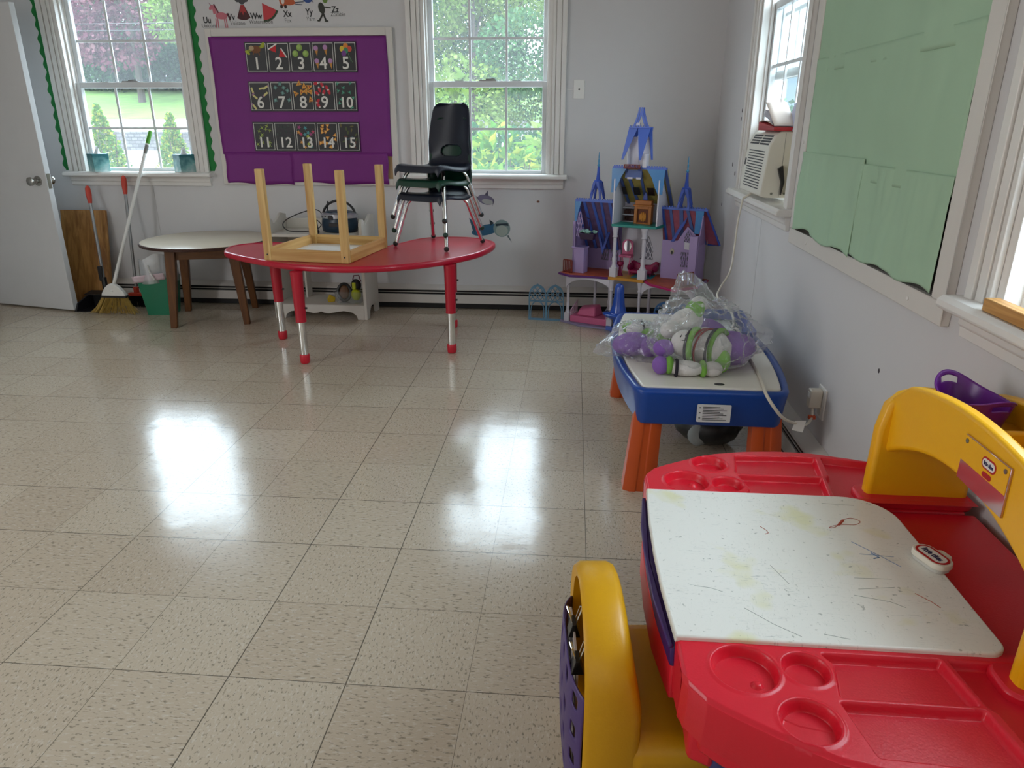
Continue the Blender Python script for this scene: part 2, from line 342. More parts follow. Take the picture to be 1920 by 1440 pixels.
def frame_xz(mb, x0, x1, z0, z1, wl, wr, wb, wt, y0, y1):
    mb.box(x0, x0 + wl, y0, y1, z0, z1); mb.box(x1 - wr, x1, y0, y1, z0, z1)
    mb.box(x0 + wl, x1 - wr, y0, y1, z0, z0 + wb); mb.box(x0 + wl, x1 - wr, y0, y1, z1 - wt, z1)
VINYL = mat('white_vinyl', '#dcdfe0', .4)
def window(name, loc, rz, raised=0.0):
    t = thing(name, None, None, loc, rz, kind='structure')
    c = MB()                                        # moulded casing: flat board with raised beads
    for s in (-1, 1):
        for (a, b_, d) in ((.45, .468, .014), (.468, .472, .009), (.472, .505, .017), (.505, .509, .011), (.509, .54, .024)):
            x0, x1 = sorted((s * a, s * b_)); c.box(x0, x1, -d, 0, .975, WZ1 + .095)
    c.box(-.54, .54, -.024, 0, WZ1 + .06, WZ1 + .095); c.box(-.45, .45, -.016, 0, WZ1, WZ1 + .06)
    c.build('casing', TRIM, t, bevel=.002)
    j = MB(); j.box(-.45, -.422, 0, .16, .975, WZ1); j.box(.422, .45, 0, .16, .975, WZ1); j.box(-.422, .422, 0, .16, WZ1 - .02, WZ1); j.box(-.422, .422, .055, .16, WZ0, .967)
    for s in (-1, 1):                               # inner stops and tracks
        x0, x1 = sorted((s * .41, s * .423)); j.box(x0, x1, .040, .056, .975, WZ1 - .02); j.box(x0, x1, .0905, .0945, .975, WZ1 - .02)
    j.build('jamb', TRIM, t, bevel=.0015)
    s_ = MB(); s_.prism([(-.075, .952), (-.072, .968), (-.06, .978), (.06, .978), (.06, .945), (-.066, .945)], 'x', -.565, .565); s_.build('sill', TRIM, t, bevel=.004)
    a = MB(); a.prism([(-.030, .945), (0, .945), (0, .88), (-.016, .88), (-.018, .905), (-.024, .912), (-.024, .93)], 'x', -.54, .54); a.build('apron', TRIM, t, bevel=.002)
    for nm, y0, z0, z1, wb, wt in (('upper_sash', .096, 1.555, 2.165, .04, .035), ('lower_sash', .058, .966 + raised, 1.59 + raised, .036, .036)):
        q = MB(); frame_xz(q, -.42, .42, z0, z1, .04, .04, wb, wt, y0, y0 + .032); sash = q.build(nm, VINYL, t, bevel=.003)
        g0, g1 = z0 + wb, z1 - wt
        mu = MB(); yc = y0 + .016
        for x in (-.127, .127): mu.box(x - .008, x + .008, yc - .005, yc + .005, g0, g1)
        zc = (g0 + g1) / 2 + .002
        for x0, x1 in ((-.38, -.135), (-.119, .119), (.135, .38)): mu.box(x0, x1, yc - .005, yc + .005, zc - .008, zc + .008)
        mu.build('muntin', VINYL, sash)
        MB().box(-.381, .381, yc + .006, yc + .009, g0 - .002, g1 + .002).build('pane', GLASS, sash, smooth=0)
        if nm == 'lower_sash':
            k = MB(); k.box(-.06, .06, y0 + .002, y0 + .03, z1, z1 + .010); k.tube([(-.015, y0 + .012, z1 + .014), (.05, y0 + .006, z1 + .016)], .005, 6)
            for x in (-.2, .2): k.box(x - .03, x + .03, y0 + .004, y0 + .02, z1, z1 + .006)
            k.build('latch', mat('latch_metal', '#9a9a98', .35, .6), sash)
    return t
window('window_1', (-3.2, BY, 0), 0)
window('window_2', (-0.61, BY, 0), 0)
window('window_3', (RX, 3.875, -.012), -PI / 2, raised=.337)
window('window_4', (RX, 1.235, -.045), -PI / 2)

def heater(name, x0, x1, y, flipx=False):
    t = thing(name, None, None, (0, 0, 0), 0, kind='structure')
    def P(d, z): return (y - d, z)
    def run(poly, nm, m):
        q = MB()
        if flipx: q.prism([(RX - (BY - p[0]) if False else p[0], p[1]) for p in poly], 'y', x0, x1)
        else: q.prism(poly, 'x', x0, x1)
        return q.build(nm, m, t, bevel=.002)
    W_ = mat('heater_enamel', '#cfc9c2', .4); D_ = mat('heater_dark', (.015, .014, .014), .7)
    run([P(.0, .175), P(.058, .155), P(.066, .150), P(.066, .144), P(.0, .144)], 'top_cover', W_)
    run([P(.0, .144), P(.046, .144), P(.046, .004), P(.0, .004)], 'fins', D_)
    run([P(.056, .129), P(.0635, .129), P(.0635, .124), P(.056, .124)], 'damper', W_)
    run([P(.055, .110), P(.066, .110), P(.068, .045), P(.055, .045)], 'front_cover', W_)
    return t
heater('baseboard_back', LX, .90, BY)
heater('baseboard_right', FY, BY - .07, RX, True)

# door leaf standing open in front of the back wall, hinged on the left wall
d = thing('door_1', None, None, (-4.38, 5.035, 0), 0, kind='structure')
dv = Vector((-3.654 + 4.38, 4.873 - 5.035, 0)); dl = dv.length; d.rotation_euler = (0, 0, math.atan2(dv.y, dv.x))
DOOR = mat('door_paint', '#d8d8d8', .4, var=.015)
MB().box(0, dl, 0, .042, .012, 2.05).build('leaf', DOOR, d, bevel=.003)
for nm, sg in (('knob', -1), ('knob', 1)):
    k = MB(); prof = [(.034, 0), (.033, .006), (.016, .012), (.014, .034), (.024, .044), (.030, .056), (.029, .068), (.018, .074), (.002, .075)]
    k.lathe(prof, 20); k.xf(Matrix.Translation((dl - .075, -.0005 if sg < 0 else .0425, .935)) @ Matrix.Rotation(PI / 2 * (1 if sg < 0 else -1), 4, 'X'))
    k.build(nm, mat('brushed_knob', '#a8a6a0', .25, 1.0), d)
MB().box(dl - .0005, dl + .002, .008, .034, .885, .985).build('latch_plate', mat('latch_dark', '#8a8578', .35, .9), d)

# small cable plate beside window 2, with its thin lead
o = thing('cable_plate', 'small white cable wall plate right of the middle window', 'wall plate', (.021, BY, 1.477))
MB().prism(rrect(-.038, .038, 0, .118, .004), 'y', -.006, 0).build('plate', WHITE, o, bevel=.002)
MB().disc((0, -.0075, .059), .006, 'y', 12, .002).build('socket', BLACK, o)
MB().tube([(-.092, -.003, .062), (-.07, -.003, .056), (-.038, -.003, .058)], .0015, 6).build('lead', WHITE, o)

# faint panel joints and nail marks of the walls
struct(MB().box(-3.122, -3.118, BY - .0007, BY, .17, .88), 'trim_1', mat('joint_paint', '#b9b6b4', .6), smooth=0)
struct(MB().box(RX - .0007, RX, 3.823, 3.827, .17, .86), 'trim_2', mat('joint_paint', '#b9b6b4', .6), smooth=0)
wr_ = bpy.data.objects['wall_right']; MK = mat('nail_mark', (.05, .04, .045), .8)
for y, z, r_ in ((4.555, 1.392, .009), (4.56, 1.346, .009), (4.666, 1.086, .011), (4.58, 1.038, .010), (4.88, .825, .009), (2.2, .598, .006)):
    MB().prism(oval_yz(y, z, r_), 'x', RX - .0008, RX).build('nail_mark', MK, wr_, smooth=0)
MB().disc((-.247, BY - .0008, .79), .011, 'y', 10, .0008, sz=.7).build('nail_mark', mat('brown_mark', '#7a5648', .8), bpy.data.objects['wall_back'], smooth=0)
# ---------------------------------------------------------------- boards and decorations on the back wall
PURPLE = mat('purple_paper', '#78207c', .6, var=.05, vscale=4, bump=.25, bscale=9)
PWOOD = mat('cream_board_frame', '#d8d3cc', .5, var=.015)
t = thing('bulletin_board', 'cream framed bulletin board lined with purple paper between the two back windows', 'bulletin board', (-1.90, BY, .90))
f = MB(); frame_xz(f, -2.555, -1.245, .895, 1.925, .045, .045, .045, .05, 5.245, 5.27); f.build('frame', PWOOD, t, world=True, bevel=.003)
MB().box(-2.51, -1.29, 5.258, 5.268, .94, 1.875).build('backing', mat('cork', '#b79a72', .9), t, world=True, smooth=0)
def crumple(a, sc, seed):
    def g(x, z): return a * (noise.noise(Vector((x * sc + seed, z * sc * .6, seed))) + .5 * noise.noise(Vector((x * sc * 2.7, z * sc * 2.2, seed + 4))))
    return g
g = crumple(.004, 3.5, 2.0)
def sheet(x0, x1, z0, z1, y, edge=None):
    def fn(u, v):
        x = x0 + (x1 - x0) * u; z = z0 + (z1 - z0) * v
        if edge: x, z = edge(u, v, x, z)
        return (x, y - abs(g(x, z)), z)
    return fn
def pedge(u, v, x, z): return (x + (.022 * (.5 - u) * 2 * (1 - v) * .0) - .004 * math.sin(v * 7), z + (.006 * math.sin(u * 9) - .012 * u if v < .02 else 0))
MB().grid(sheet(-2.53, -1.285, 1.105, 1.872, 5.2415, pedge), 50, 34).build('purple_paper', PURPLE, t, world=True, solid=.0006)
MB().grid(sheet(-2.52, -2.02, .905, 1.115, 5.2395, pedge), 20, 10).build('purple_paper_strip', PURPLE, t, world=True, solid=.0006)
MB().grid(sheet(-2.03, -1.32, .912, 1.118, 5.2385, pedge), 28, 10).build('purple_paper_strip', PURPLE, t, world=True, solid=.0006)

CB = mat('card_black', (.010, .010, .012), .45); CW = mat('card_white', '#e8e6df', .6)
def cm(h): return mat('print_' + h.strip('#'), h, .6)
def cone_pts(x, z, s, a):       # little triangle
    return [(x + s * math.cos(a + k), z + s * math.sin(a + k)) for k in (0, 2.3, 3.98)]
def star(x, z, r, n=5, k=.45, a0=PI / 2): return [(x + (r if i % 2 == 0 else r * k) * math.cos(a0 + PI * i / n), z + (r if i % 2 == 0 else r * k) * math.sin(a0 + PI * i / n)) for i in range(2 * n)]
def bar(x, z, l, w_, a):
    c, s = math.cos(a), math.sin(a); return [(x + c * i * l - s * j * w_, z + s * i * l + c * j * w_) for i, j in ((-.5, -.5), (.5, -.5), (.5, .5), (-.5, .5))]
def oval(x, z, rx, rz, n=14, a=0):
    return [(x + rx * math.cos(k) * math.cos(a) - rz * math.sin(k) * math.sin(a), z + rx * math.cos(k) * math.sin(a) + rz * math.sin(k) * math.cos(a)) for k in [2 * PI * i / n for i in range(n)]]
class Pic:
    def __init__(s): s.mb = MB(); s.mats = []; s.y = 0
    def p(s, poly, col):
        m = cm(col)
        if m not in s.mats: s.mats.append(m)
        s.mb.k = s.mats.index(m); s.y += .00006; s.mb.prism(poly, 'y', -s.y - .0003, -s.y); return s
    def build(s, name, parent, base): s.mb.xf(Matrix.Translation(base)); return s.mb.build(name, s.mats, parent, smooth=0)
def scatter(n, seed, x0=.055, z0=.085, y0=-.075):
    rng = random.Random(seed); pts = []
    while len(pts) < n:
        p = (rng.uniform(-x0, x0), rng.uniform(y0, z0))
        if (abs(p[0]) < .034 and p[1] < .005 and n < 11) : continue
        if all((p[0] - q[0]) ** 2 + (p[1] - q[1]) ** 2 > (.62 / n ** .5 * .12) ** 2 for q in pts): pts.append(p)
        elif rng.random() < .02: pts.append(p)
    return pts, rng
def card_pic(n, P):
    if n == 1:
        P.p(bar(0, .055, .13, .016, .25), '#8a8f2a').p(oval(.0, .05, .035, .024), '#7a4a22').p(oval(-.03, .058, .018, .016), '#b9a17a').p(oval(.05, .075, .022, .012, a=.9), '#a8b030').p(oval(-.06, .03, .02, .01, a=-.6), '#a8b030').p(bar(-.018, .03, .03, .008, 1.3), '#7a4a22').p(bar(.02, .028, .03, .008, 1.7), '#7a4a22')
    elif n == 2:
        for x, z, a in ((-.03, .055, .5), (.028, .02, -1.0)):
            c, s = math.cos(a), math.sin(a)
            P.p([(x + c * i - s * j, z + s * i + c * j) for i, j in ((-.035, .012), (.03, .012), (.0, -.03))], '#d0202a').p(bar(x - s * .014, z + c * .014, .07, .008, a), '#e8e6df')
    elif n == 3:
        for x, z in ((-.005, .06), (-.037, .022), (.036, .022)): P.p(oval(x, z, .021, .021, 18), '#8fae52').p(oval(x - .004, z + .004, .012, .012), '#a5c268')
    elif n == 4:
        for x, z in ((-.045, .05), (.02, .055), (-.045, -.03), (.05, -.03)): P.p([(x - .013, z), (x + .013, z), (x + .004, z - .045)], '#c98b3e').p(oval(x - .002, z + .006, .016, .016), '#b98ab8')
    elif n == 5:
        for x, z, c in ((-.02, .05, '#e3c63a'), (.005, .068, '#e08a35'), (.03, .05, '#d2503c'), (.005, .04, '#3f8f6a'), (-.01, .022, '#7b3f8f')): P.p(oval(x, z, .017, .019), c)
        P.p(bar(.035, -.01, .06, .002, -1.1), '#5f8a62').p(bar(.03, -.005, .06, .002, -1.3), '#5f8a62')
    else:
        pts, rng = scatter(n, n * 7 + 1)
        for x, z in pts:
            a = rng.uniform(0, 6.28)
            if n == 6: P.p(bar(x, z, .045, .013, a), '#d9d08a').p(bar(x - math.cos(a) * .018, z - math.sin(a) * .018, .01, .013, a), '#a2748f')
            elif n == 7: P.p(star(x, z, .017, 4, .6, a), '#5c8580').p(oval(x, z, .006, .006), '#86aba5')
            elif n == 8: P.p(cone_pts(x, z, .024, a), '#e0a544').p(oval(x, z, .005, .005), '#b8382a').p(bar(x - math.cos(a) * .014, z - math.sin(a) * .014, .006, .024, a), '#a8692a')
            elif n == 9: P.p(oval(x, z, .019, .010, a=a), '#c9283a').p(oval(x + .014 * math.cos(a), z + .014 * math.sin(a), .006, .006), '#dcd8d0')
            elif n == 10: P.p(star(x, z, .019, 3, .2, a), '#3f8f74').p(star(x, z, .013, 3, .3, a + .6), '#56a98a')
            elif n == 11: P.p(star(x, z, .017, 4, .28, a), '#a9b85a').p(bar(x, z, .03, .004, a), '#8ea04a')
            elif n == 12: P.p(oval(x, z, .010, .005, a=a), '#33413c')
            elif n == 13: P.p(star(x, z, .016, 5, .42, a), rng.choice(['#c8486a', '#d99a4a', '#4f9aa0', '#b4bd4f', '#a8487f']))
            elif n == 14: P.p(star(x, z, .016, 3, .55, a), '#e0913a').p(oval(x, z, .006, .006), '#f0c46a')
            else: P.p(oval(x, z, .014, .005, a=a), rng.choice(['#52602f', '#6a3d33', '#33505a', '#6b6334']))
WHAT = {1: 'a brown sloth on a branch', 2: 'two red triangles', 3: 'three green balls', 4: 'four ice cream cones', 5: 'a bunch of balloons', 6: 'yellow crayons', 7: 'grey-green leaves', 8: 'pizza slices', 9: 'red gnome shapes', 10: 'teal leaf sprigs', 11: 'yellow-green cactus shapes', 12: 'very dark tiny shapes', 13: 'pink and teal stars', 14: 'orange fish shapes', 15: 'dim coloured ovals'}
for row, (xa, xb, z0, z1) in enumerate(((-2.277, -1.495, 1.646, 1.838), (-2.281, -1.512, 1.395, 1.590), (-2.284, -1.511, 1.128, 1.325))):
    wd = (xb - xa) / 5
    for k in range(5):
        n = row * 5 + k + 1
        c = thing('number_card', 'black number card %d printed with %s on the purple board' % (n, WHAT[n]), 'number card', (xa + wd * (k + .5), 5.2325, (z0 + z1) / 2), 0, 'black number cards on the purple board')
        h = (z1 - z0) / 2; q = wd / 2 - .0005
        MB().box(-q, q, 0, .0012, -h, h).build('card', CB, c, smooth=0)
        b = MB(); frame_xz(b, -q + .006, q - .006, -h + .008, h - .008, .003, .003, .003, .003, -.0006, 0); b.build('border', CW, c, smooth=0)
        P = Pic(); card_pic(n, P); P.build('picture', c, (0, -.0003, 0))
        nm = MB(); text_on(nm, str(n), (.0, -.0028, -.042), .108 if n < 10 else .096, .0016); nm.build('numeral', CW, c, smooth=0)

# alphabet stickers above the board
INK = mat('black_ink', (.02, .02, .022), .6); GREY = mat('grey_ink', (.14, .14, .14), .6)
def sticker(name, label, letters, word, x, z, lx, lz, wx, wz, draw, ls=.054):
    t = thing(name, label, 'wall sticker', (x, BY - .0005, z), 0, 'alphabet stickers above the purple board')
    P = Pic(); draw(P); P.build('picture', t, (0, 0, 0))
    m = MB(); text_on(m, letters, (lx - x, -.0008, lz - z), ls, .0012, sx=.85); m.build('letters', INK, t, smooth=0)
    m = MB(); text_on(m, word, (wx - x, -.0008, wz - z), .036, -.0002, sx=.9); m.build('word', GREY, t, smooth=0)
def unicorn(P):
    P.p(oval(.01, .0, .042, .022, a=-.05), '#c8707c').p([(-.045, .01), (-.02, .015), (-.028, .062), (-.05, .058)], '#c8707c').p(oval(-.055, .052, .020, .011, a=.7), '#c8707c')
    P.p([(-.058, .062), (-.052, .066), (-.072, .084)], '#8a5a6a')
    for x in (-.032, -.018, .03, .043): P.p(bar(x, -.045, .06, .007, PI / 2 + (.1 if x > 0 else 0)), '#c8707c')
    P.p(bar(-.022, .045, .06, .010, -1.1), '#6a2233').p([(.045, .012), (.06, .018), (.072, -.01), (.066, -.035), (.058, -.01)], '#6a2233')
def volcano(P):
    P.p([(-.012, .03), (.012, .03), (.05, -.048), (.02, -.062), (-.015, -.062), (-.045, -.05)], '#4a1a1c').p([(-.012, .03), (.012, .03), (.026, -.02), (.008, -.012), (0, -.034), (-.01, -.01), (-.024, -.022)], '#a83030')
    for x, z, r in ((0, .05, .022), (-.028, .062, .02), (.026, .062, .02), (0, .08, .026)): P.p(oval(x, z, r, r * .8), '#4b4b4d')
def melon(P):
    P.p([(-.05, .06)] + [(-.05 + .118 * math.cos(a), .06 + .118 * math.sin(a)) for a in [-PI / 2 + i * (1.15) / 12 for i in range(13)]], '#2f4a2a')
    P.p([(-.05, .06)] + [(-.05 + .104 * math.cos(a), .06 + .104 * math.sin(a)) for a in [-PI / 2 + i * (1.15) / 12 for i in range(13)]], '#c83a40')
def fox(P):
    P.p(oval(0, .02, .03, .036), '#c05a30').p(oval(.05, .01, .045, .02, a=.15), '#c05a30').p(oval(.088, .02, .014, .012), '#e0d8d0').p(oval(-.005, .02, .012, .024), '#e0d8d0').p(oval(-.016, -.018, .010, .012), '#33201c').p(oval(.012, -.018, .010, .012), '#33201c').p(oval(0, .07, .03, .026), '#c05a30')
def yarn(P):
    P.p(oval(.01, .045, .042, .042, 20), '#2f4f8f')
    for k in range(3): P.p(bar(.01, .03 + k * .015, .07, .003, .5), '#1f3566')
    P.p(bar(-.05, .008, .06, .005, .05), '#25324f').p(bar(-.055, -.006, .05, .005, -.1), '#25324f').p(bar(.04, .012, .02, .004, -.8), '#25324f')
def walker(P):
    P.p(oval(-.01, .0, .022, .036, a=.25), '#33352c').p(oval(.018, .052, .018, .022), '#6a8a3a').p(bar(.03, .004, .05, .008, -.12), '#3a3d32').p(bar(-.016, -.052, .05, .012, 1.0), '#2a2a26').p(bar(.006, -.052, .05, .012, 1.9), '#2a2a26').p(oval(-.035, -.075, .012, .006), '#3a3d32').p(oval(.018, -.078, .014, .006), '#3a3d32')
sticker('alphabet_sticker', 'wall sticker of a pink unicorn with letters Uu', 'Uu', 'Unicorn', -2.44, 2.005, -2.535, 1.978, -2.525, 1.945, unicorn)
sticker('alphabet_sticker', 'wall sticker of a dark red volcano with letters Vv', 'Vv', 'Volcano', -2.275, 2.04, -2.36, 1.995, -2.32, 1.958, volcano)
sticker('alphabet_sticker', 'wall sticker of a red watermelon slice with letters Ww', 'Ww', 'Watermelon', -2.085, 2.02, -2.185, 2.0, -2.155, 1.966, melon)
sticker('alphabet_sticker', 'wall sticker of an orange fox with letters Xx', 'Xx', 'Fox', -1.985, 2.075, -1.965, 2.012, -1.965, 1.972, fox)
sticker('alphabet_sticker', 'wall sticker of a blue ball of yarn with letters Yy', 'Yy', 'Yarn', -1.825, 2.075, -1.813, 2.022, -1.805, 1.98, yarn)
sticker('alphabet_sticker', 'wall sticker of a green walking figure with letters Zz', 'Zz', 'Zombie', -1.715, 2.045, -1.632, 2.035, -1.615, 2.007, walker)

# scalloped paper borders on both sides of the left window
GP = mat('green_border_paper', '#0f7a35', .7, var=.04)
def border(label, xe, sg, z0, z1, wob):
    t = tag(None, None, None) if False else None
    n = int((z1 - z0) / .080); pl = []; pr = []
    for i in range(n * 10 + 1):
        z = z0 + (z1 - z0) * i / (n * 10); ph = (i % 10) / 10
        pr.append((xe + sg * (.034 + .016 * (.5 - .5 * math.cos(2 * PI * ph)) + .004 * math.sin(i * .21)), z)); pl.append((xe, z))
    m = MB()
    for i in range(n * 10):
        m.prism([pl[i], pr[i], pr[i + 1], pl[i + 1]], 'y', BY - .0022, BY - .0012)
    o = m.build('wall_border', GP, smooth=0); tag(o, label, 'wall border', 'scalloped green borders beside the left window'); return o
border('green scalloped paper border left of the left window', -3.741, -1, .985, 2.42, 0)
border('green scalloped paper border right of the left window', -2.659, 1, .985, 2.42, 0)

# plain fish stickers low on the wall
def fish(name, label, x, z, body):
    t = thing(name, label, 'wall sticker', (x, BY - .0005, z), 0, 'fish stickers below the middle window'); P = Pic(); body(P); P.build('picture', t, (0, 0, 0))
def f1(P):
    P.p(oval(0, 0, .062, .034, 20, a=-.25), '#77738a').p(oval(.012, -.014, .042, .018, 16, a=-.2), '#aeb0ac').p([(-.012, .03), (.018, .028), (.016, .066)], '#595668').p([(.055, .012), (.062, -.012), (.048, -.045)], '#595668').p([(-.06, .02), (-.05, .0), (-.085, .03)], '#595668')
def f2(P):
    P.p(oval(-.06, .0, .11, .038, 20, a=.22), '#2a5f80').p(oval(.055, .012, .062, .062, 22), '#7d9290').p(oval(.055, -.005, .045, .038, 18), '#a3aca4').p([(-.03, .03), (.0, .05), (-.035, .075)], '#22323c').p([(-.16, .0), (-.145, -.035), (-.135, .01), (-.165, .07), (-.185, .085)], '#2a4f66').p([(.09, -.04), (.105, -.035), (.13, -.09)], '#59666a').p([(.01, .045), (.1, .05), (.105, .03), (.055, .036), (.012, .026)], '#22323c')
fish('fish_sticker', 'small grey fish wall sticker just below the middle window sill', -.625, .80, f1)
fish('fish_sticker', 'larger blue-grey fish wall sticker at the right end of the red table', -.565, .585, f2)

# ---------------------------------------------------------------- things by the left window
def tissue_box(label, x, seed, rz):
    t = thing('tissue_box', label, 'tissue box', (x, 5.262, .978), rz, 'tissue boxes on the left window sill')
    m, nt, b = newmat('tissue_box_print_%d' % seed); b.inputs['Roughness'].default_value = .45
    tc = nt.nodes.new('ShaderNodeTexCoord'); sp = nt.nodes.new('ShaderNodeSeparateXYZ'); nz = nt.nodes.new('ShaderNodeTexNoise'); nz.inputs['Scale'].default_value = 16; nz.inputs['Detail'].default_value = 5
    nt.links.new(tc.outputs['Object'], sp.inputs[0]); nt.links.new(tc.outputs['Object'], nz.inputs['Vector'])
    ma = nt.nodes.new('ShaderNodeMath'); ma.operation = 'MULTIPLY_ADD'; ma.inputs[1].default_value = 5.0; nt.links.new(sp.outputs[2], ma.inputs[0]); nt.links.new(nz.outputs[0], ma.inputs[2])
    rp = nt.nodes.new('ShaderNodeValToRGB'); e = rp.color_ramp.elements
    e[0].position = .45; e[0].color = (*hexc('#b7c6c2'), 1); e[1].position = 1.0; e[1].color = (*hexc('#14636a'), 1); k = e.new(.72); k.color = (*hexc('#6fa3a2'), 1)
    nt.links.new(ma.outputs[0], rp.inputs[0]); nt.links.new(rp.outputs[0], b.inputs['Base Color'])
    MB().box(-.056, .056, -.056, .056, 0, .125).build('box', m, t, bevel=.002)
    s = MB(); rng = random.Random(seed)
    def fn(u, v):
        a = 2 * PI * u; rr = .012 + .03 * (1 - v) ** 1.2 * (.7 + .3 * math.sin(3 * a + seed)) + .008 * math.sin(5 * a) * v
        return (rr * math.cos(a) + .012 * v, .6 * rr * math.sin(a), .124 + .045 * v + .012 * math.sin(2 * a + seed) * v)
    s.grid(fn, 24, 6).build('tissue', mat('tissue_paper', '#eef0f2', .9), t, sub=1)
tissue_box('teal and white tissue box at the left end of the left window sill', -3.505, 3, R(-38))
tissue_box('teal and white tissue box at the right end of the left window sill', -2.845, 5, R(-38))

t = thing('plywood_board', 'brown plywood board leaning on the wall behind the open door', 'board', (-3.68, 5.12, 0))
MB().hexa([(-3.86, 5.10, 0), (-3.50, 5.10, 0), (-3.50, 5.118, 0), (-3.86, 5.118, 0)], [(-3.86, 5.225, .70), (-3.50, 5.225, .70), (-3.50, 5.243, .695), (-3.86, 5.243, .695)]).build('panel', wood('plywood', '#8a5c2c', '#b98749', 'Z', .7), t, world=True, bevel=.002)

RED_GRIP = mat('orange_red_grip', '#c8402c', .4); POLE = mat('grey_pole', '#8c8c8c', .35, .5)
def pole(m, a, b, r): return m.tube([a, tuple((Vector(a) + Vector(b)) / 2), b], r, 10)
def grip(a, b, r):
    A, B = Vector(a), Vector(b); return MB().tube([A, A.lerp(B, .12), A.lerp(B, .5), A.lerp(B, .85), A.lerp(B, .96), B], [r * .8, r * .95, r * 1.25, r * 1.1, r * .7, r * .3], 12)
t = thing('dustpan', 'black dustpan with long grey pole and orange grip by the plywood board', 'dustpan', (-3.48, 4.93, 0))
top, bot = Vector((-3.515, 5.12, .86)), Vector((-3.445, 5.0, .13))
pole(MB(), bot, bot.lerp(top, .9), .011).build('pole', POLE, t, world=True); grip(bot.lerp(top, .86), top.lerp(bot, -.03), .016).build('grip', RED_GRIP, t, world=True)
m = MB(); m.prism([(-3.60, 4.83), (-3.36, 4.83), (-3.39, 5.02), (-3.57, 5.02)], 'z', .0, .006)
m.hexa([(-3.605, 4.83, 0), (-3.59, 4.83, 0), (-3.56, 5.02, 0), (-3.575, 5.02, 0)], [(-3.595, 4.86, .06), (-3.585, 4.86, .06), (-3.55, 5.01, .12), (-3.565, 5.01, .12)])
m.hexa([(-3.37, 4.83, 0), (-3.355, 4.83, 0), (-3.385, 5.02, 0), (-3.40, 5.02, 0)], [(-3.375, 4.86, .06), (-3.365, 4.86, .06), (-3.395, 5.01, .12), (-3.41, 5.01, .12)])
m.hexa([(-3.575, 5.005, 0), (-3.385, 5.005, 0), (-3.385, 5.02, 0), (-3.575, 5.02, 0)], [(-3.565, 4.995, .125), (-3.395, 4.995, .125), (-3.395, 5.01, .125), (-3.565, 5.01, .125)])
m.hexa([(-3.575, 4.93, .105), (-3.385, 4.93, .105), (-3.39, 5.01, .118), (-3.57, 5.01, .118)], [(-3.575, 4.93, .112), (-3.385, 4.93, .112), (-3.39, 5.01, .126), (-3.57, 5.01, .126)])
m.build('pan', BLACK, t, world=True, bevel=.002); MB().tube([bot.lerp(top, .0), bot.lerp(top, .13)], .019, 8).build('socket', BLACK, t, world=True)
t.location.y += .045; t.location.x -= .05
MB().box(-3.528, -3.50, 5.04, 5.065, .20, .31).build('clip', BLACK, t, world=True, bevel=.003)

t = thing('broom', 'white broom with green tipped handle leaning in front of the left window', 'broom', (-3.35, 4.90, 0))
a, b = Vector((-3.365, 4.90, .20)), Vector((-3.151, 5.34, 1.254))
def on_line(p, q, k): return p.lerp(q, k)
pole(MB(), on_line(a, b, -.03), on_line(a, b, .93), .0125).build('handle', WHITE, t, world=True)
MB().tube([on_line(a, b, .86), on_line(a, b, .915)], .0135, 10).build('label_band', mat('grey_band', '#7d7a75', .5), t, world=True)
MB().tube([on_line(a, b, .925), on_line(a, b, .94), on_line(a, b, 1.0), on_line(a, b, 1.01)], [.0145, .015, .0145, .008], 12).build('tip', mat('green_tip', '#4f9a2c', .4), t, world=True)
head = [(-3.458, .135), (-3.275, .135), (-3.285, .165), (-3.32, .205), (-3.345, .222), (-3.375, .226), (-3.395, .220), (-3.425, .195), (-3.452, .155)]
MB().prism(head, 'y', 4.882, 4.918).build('head', WHITE, t, world=True, bevel=.006)
MB().box(-3.462, -3.27, 4.879, 4.921, .124, .138).build('band', BLACK, t, world=True, bevel=.002)
m = MB(); rng = random.Random(4)
for k in range(230):
    u = rng.random(); x = -3.455 + .18 * u; yy = rng.uniform(4.885, 4.915); ex = x + (u - .62) * .17 + rng.uniform(-.008, .008)
    m.tube([(x, yy, .13), ((x * .6 + ex * .4), yy - .006, .07), (ex, yy + rng.uniform(-.03, .025), .002 + rng.random() * .012)], .0016, 3, False)
m.build('bristles', mat('straw_bristles', '#b99a4e', .7, var=.2, vscale=40), t, world=True); t.location.y -= .05; t.location.x += .065

t = thing('push_broom', 'broom with grey pole, orange grip and black bristles behind the green bin', 'broom', (-3.26, 5.10, 0))
a, b = Vector((-3.27, 5.07, .10)), Vector((-3.292, 5.195, .93))
pole(MB(), on_line(a, b, 0), on_line(a, b, .9), .011).build('pole', POLE, t, world=True); grip(on_line(a, b, .87), on_line(a, b, 1.03), .016).build('grip', RED_GRIP, t, world=True)
m = MB(); m.box(-3.33, -3.17, 5.05, 5.09, .085, .11); m.tube([(-3.27, 5.07, .10), (-3.272, 5.073, .155)], .02, 10); m.build('head', RED_GRIP, t, world=True, bevel=.006)
m = MB(); rng = random.Random(8)
for k in range(160):
    x = rng.uniform(-3.325, -3.175); yy = rng.uniform(5.053, 5.087); m.tube([(x, yy, .09), (x + rng.uniform(-.025, .025), yy + rng.uniform(-.02, .02), .003)], .0022, 3, False)
m.build('bristles', BLACK, t, world=True)

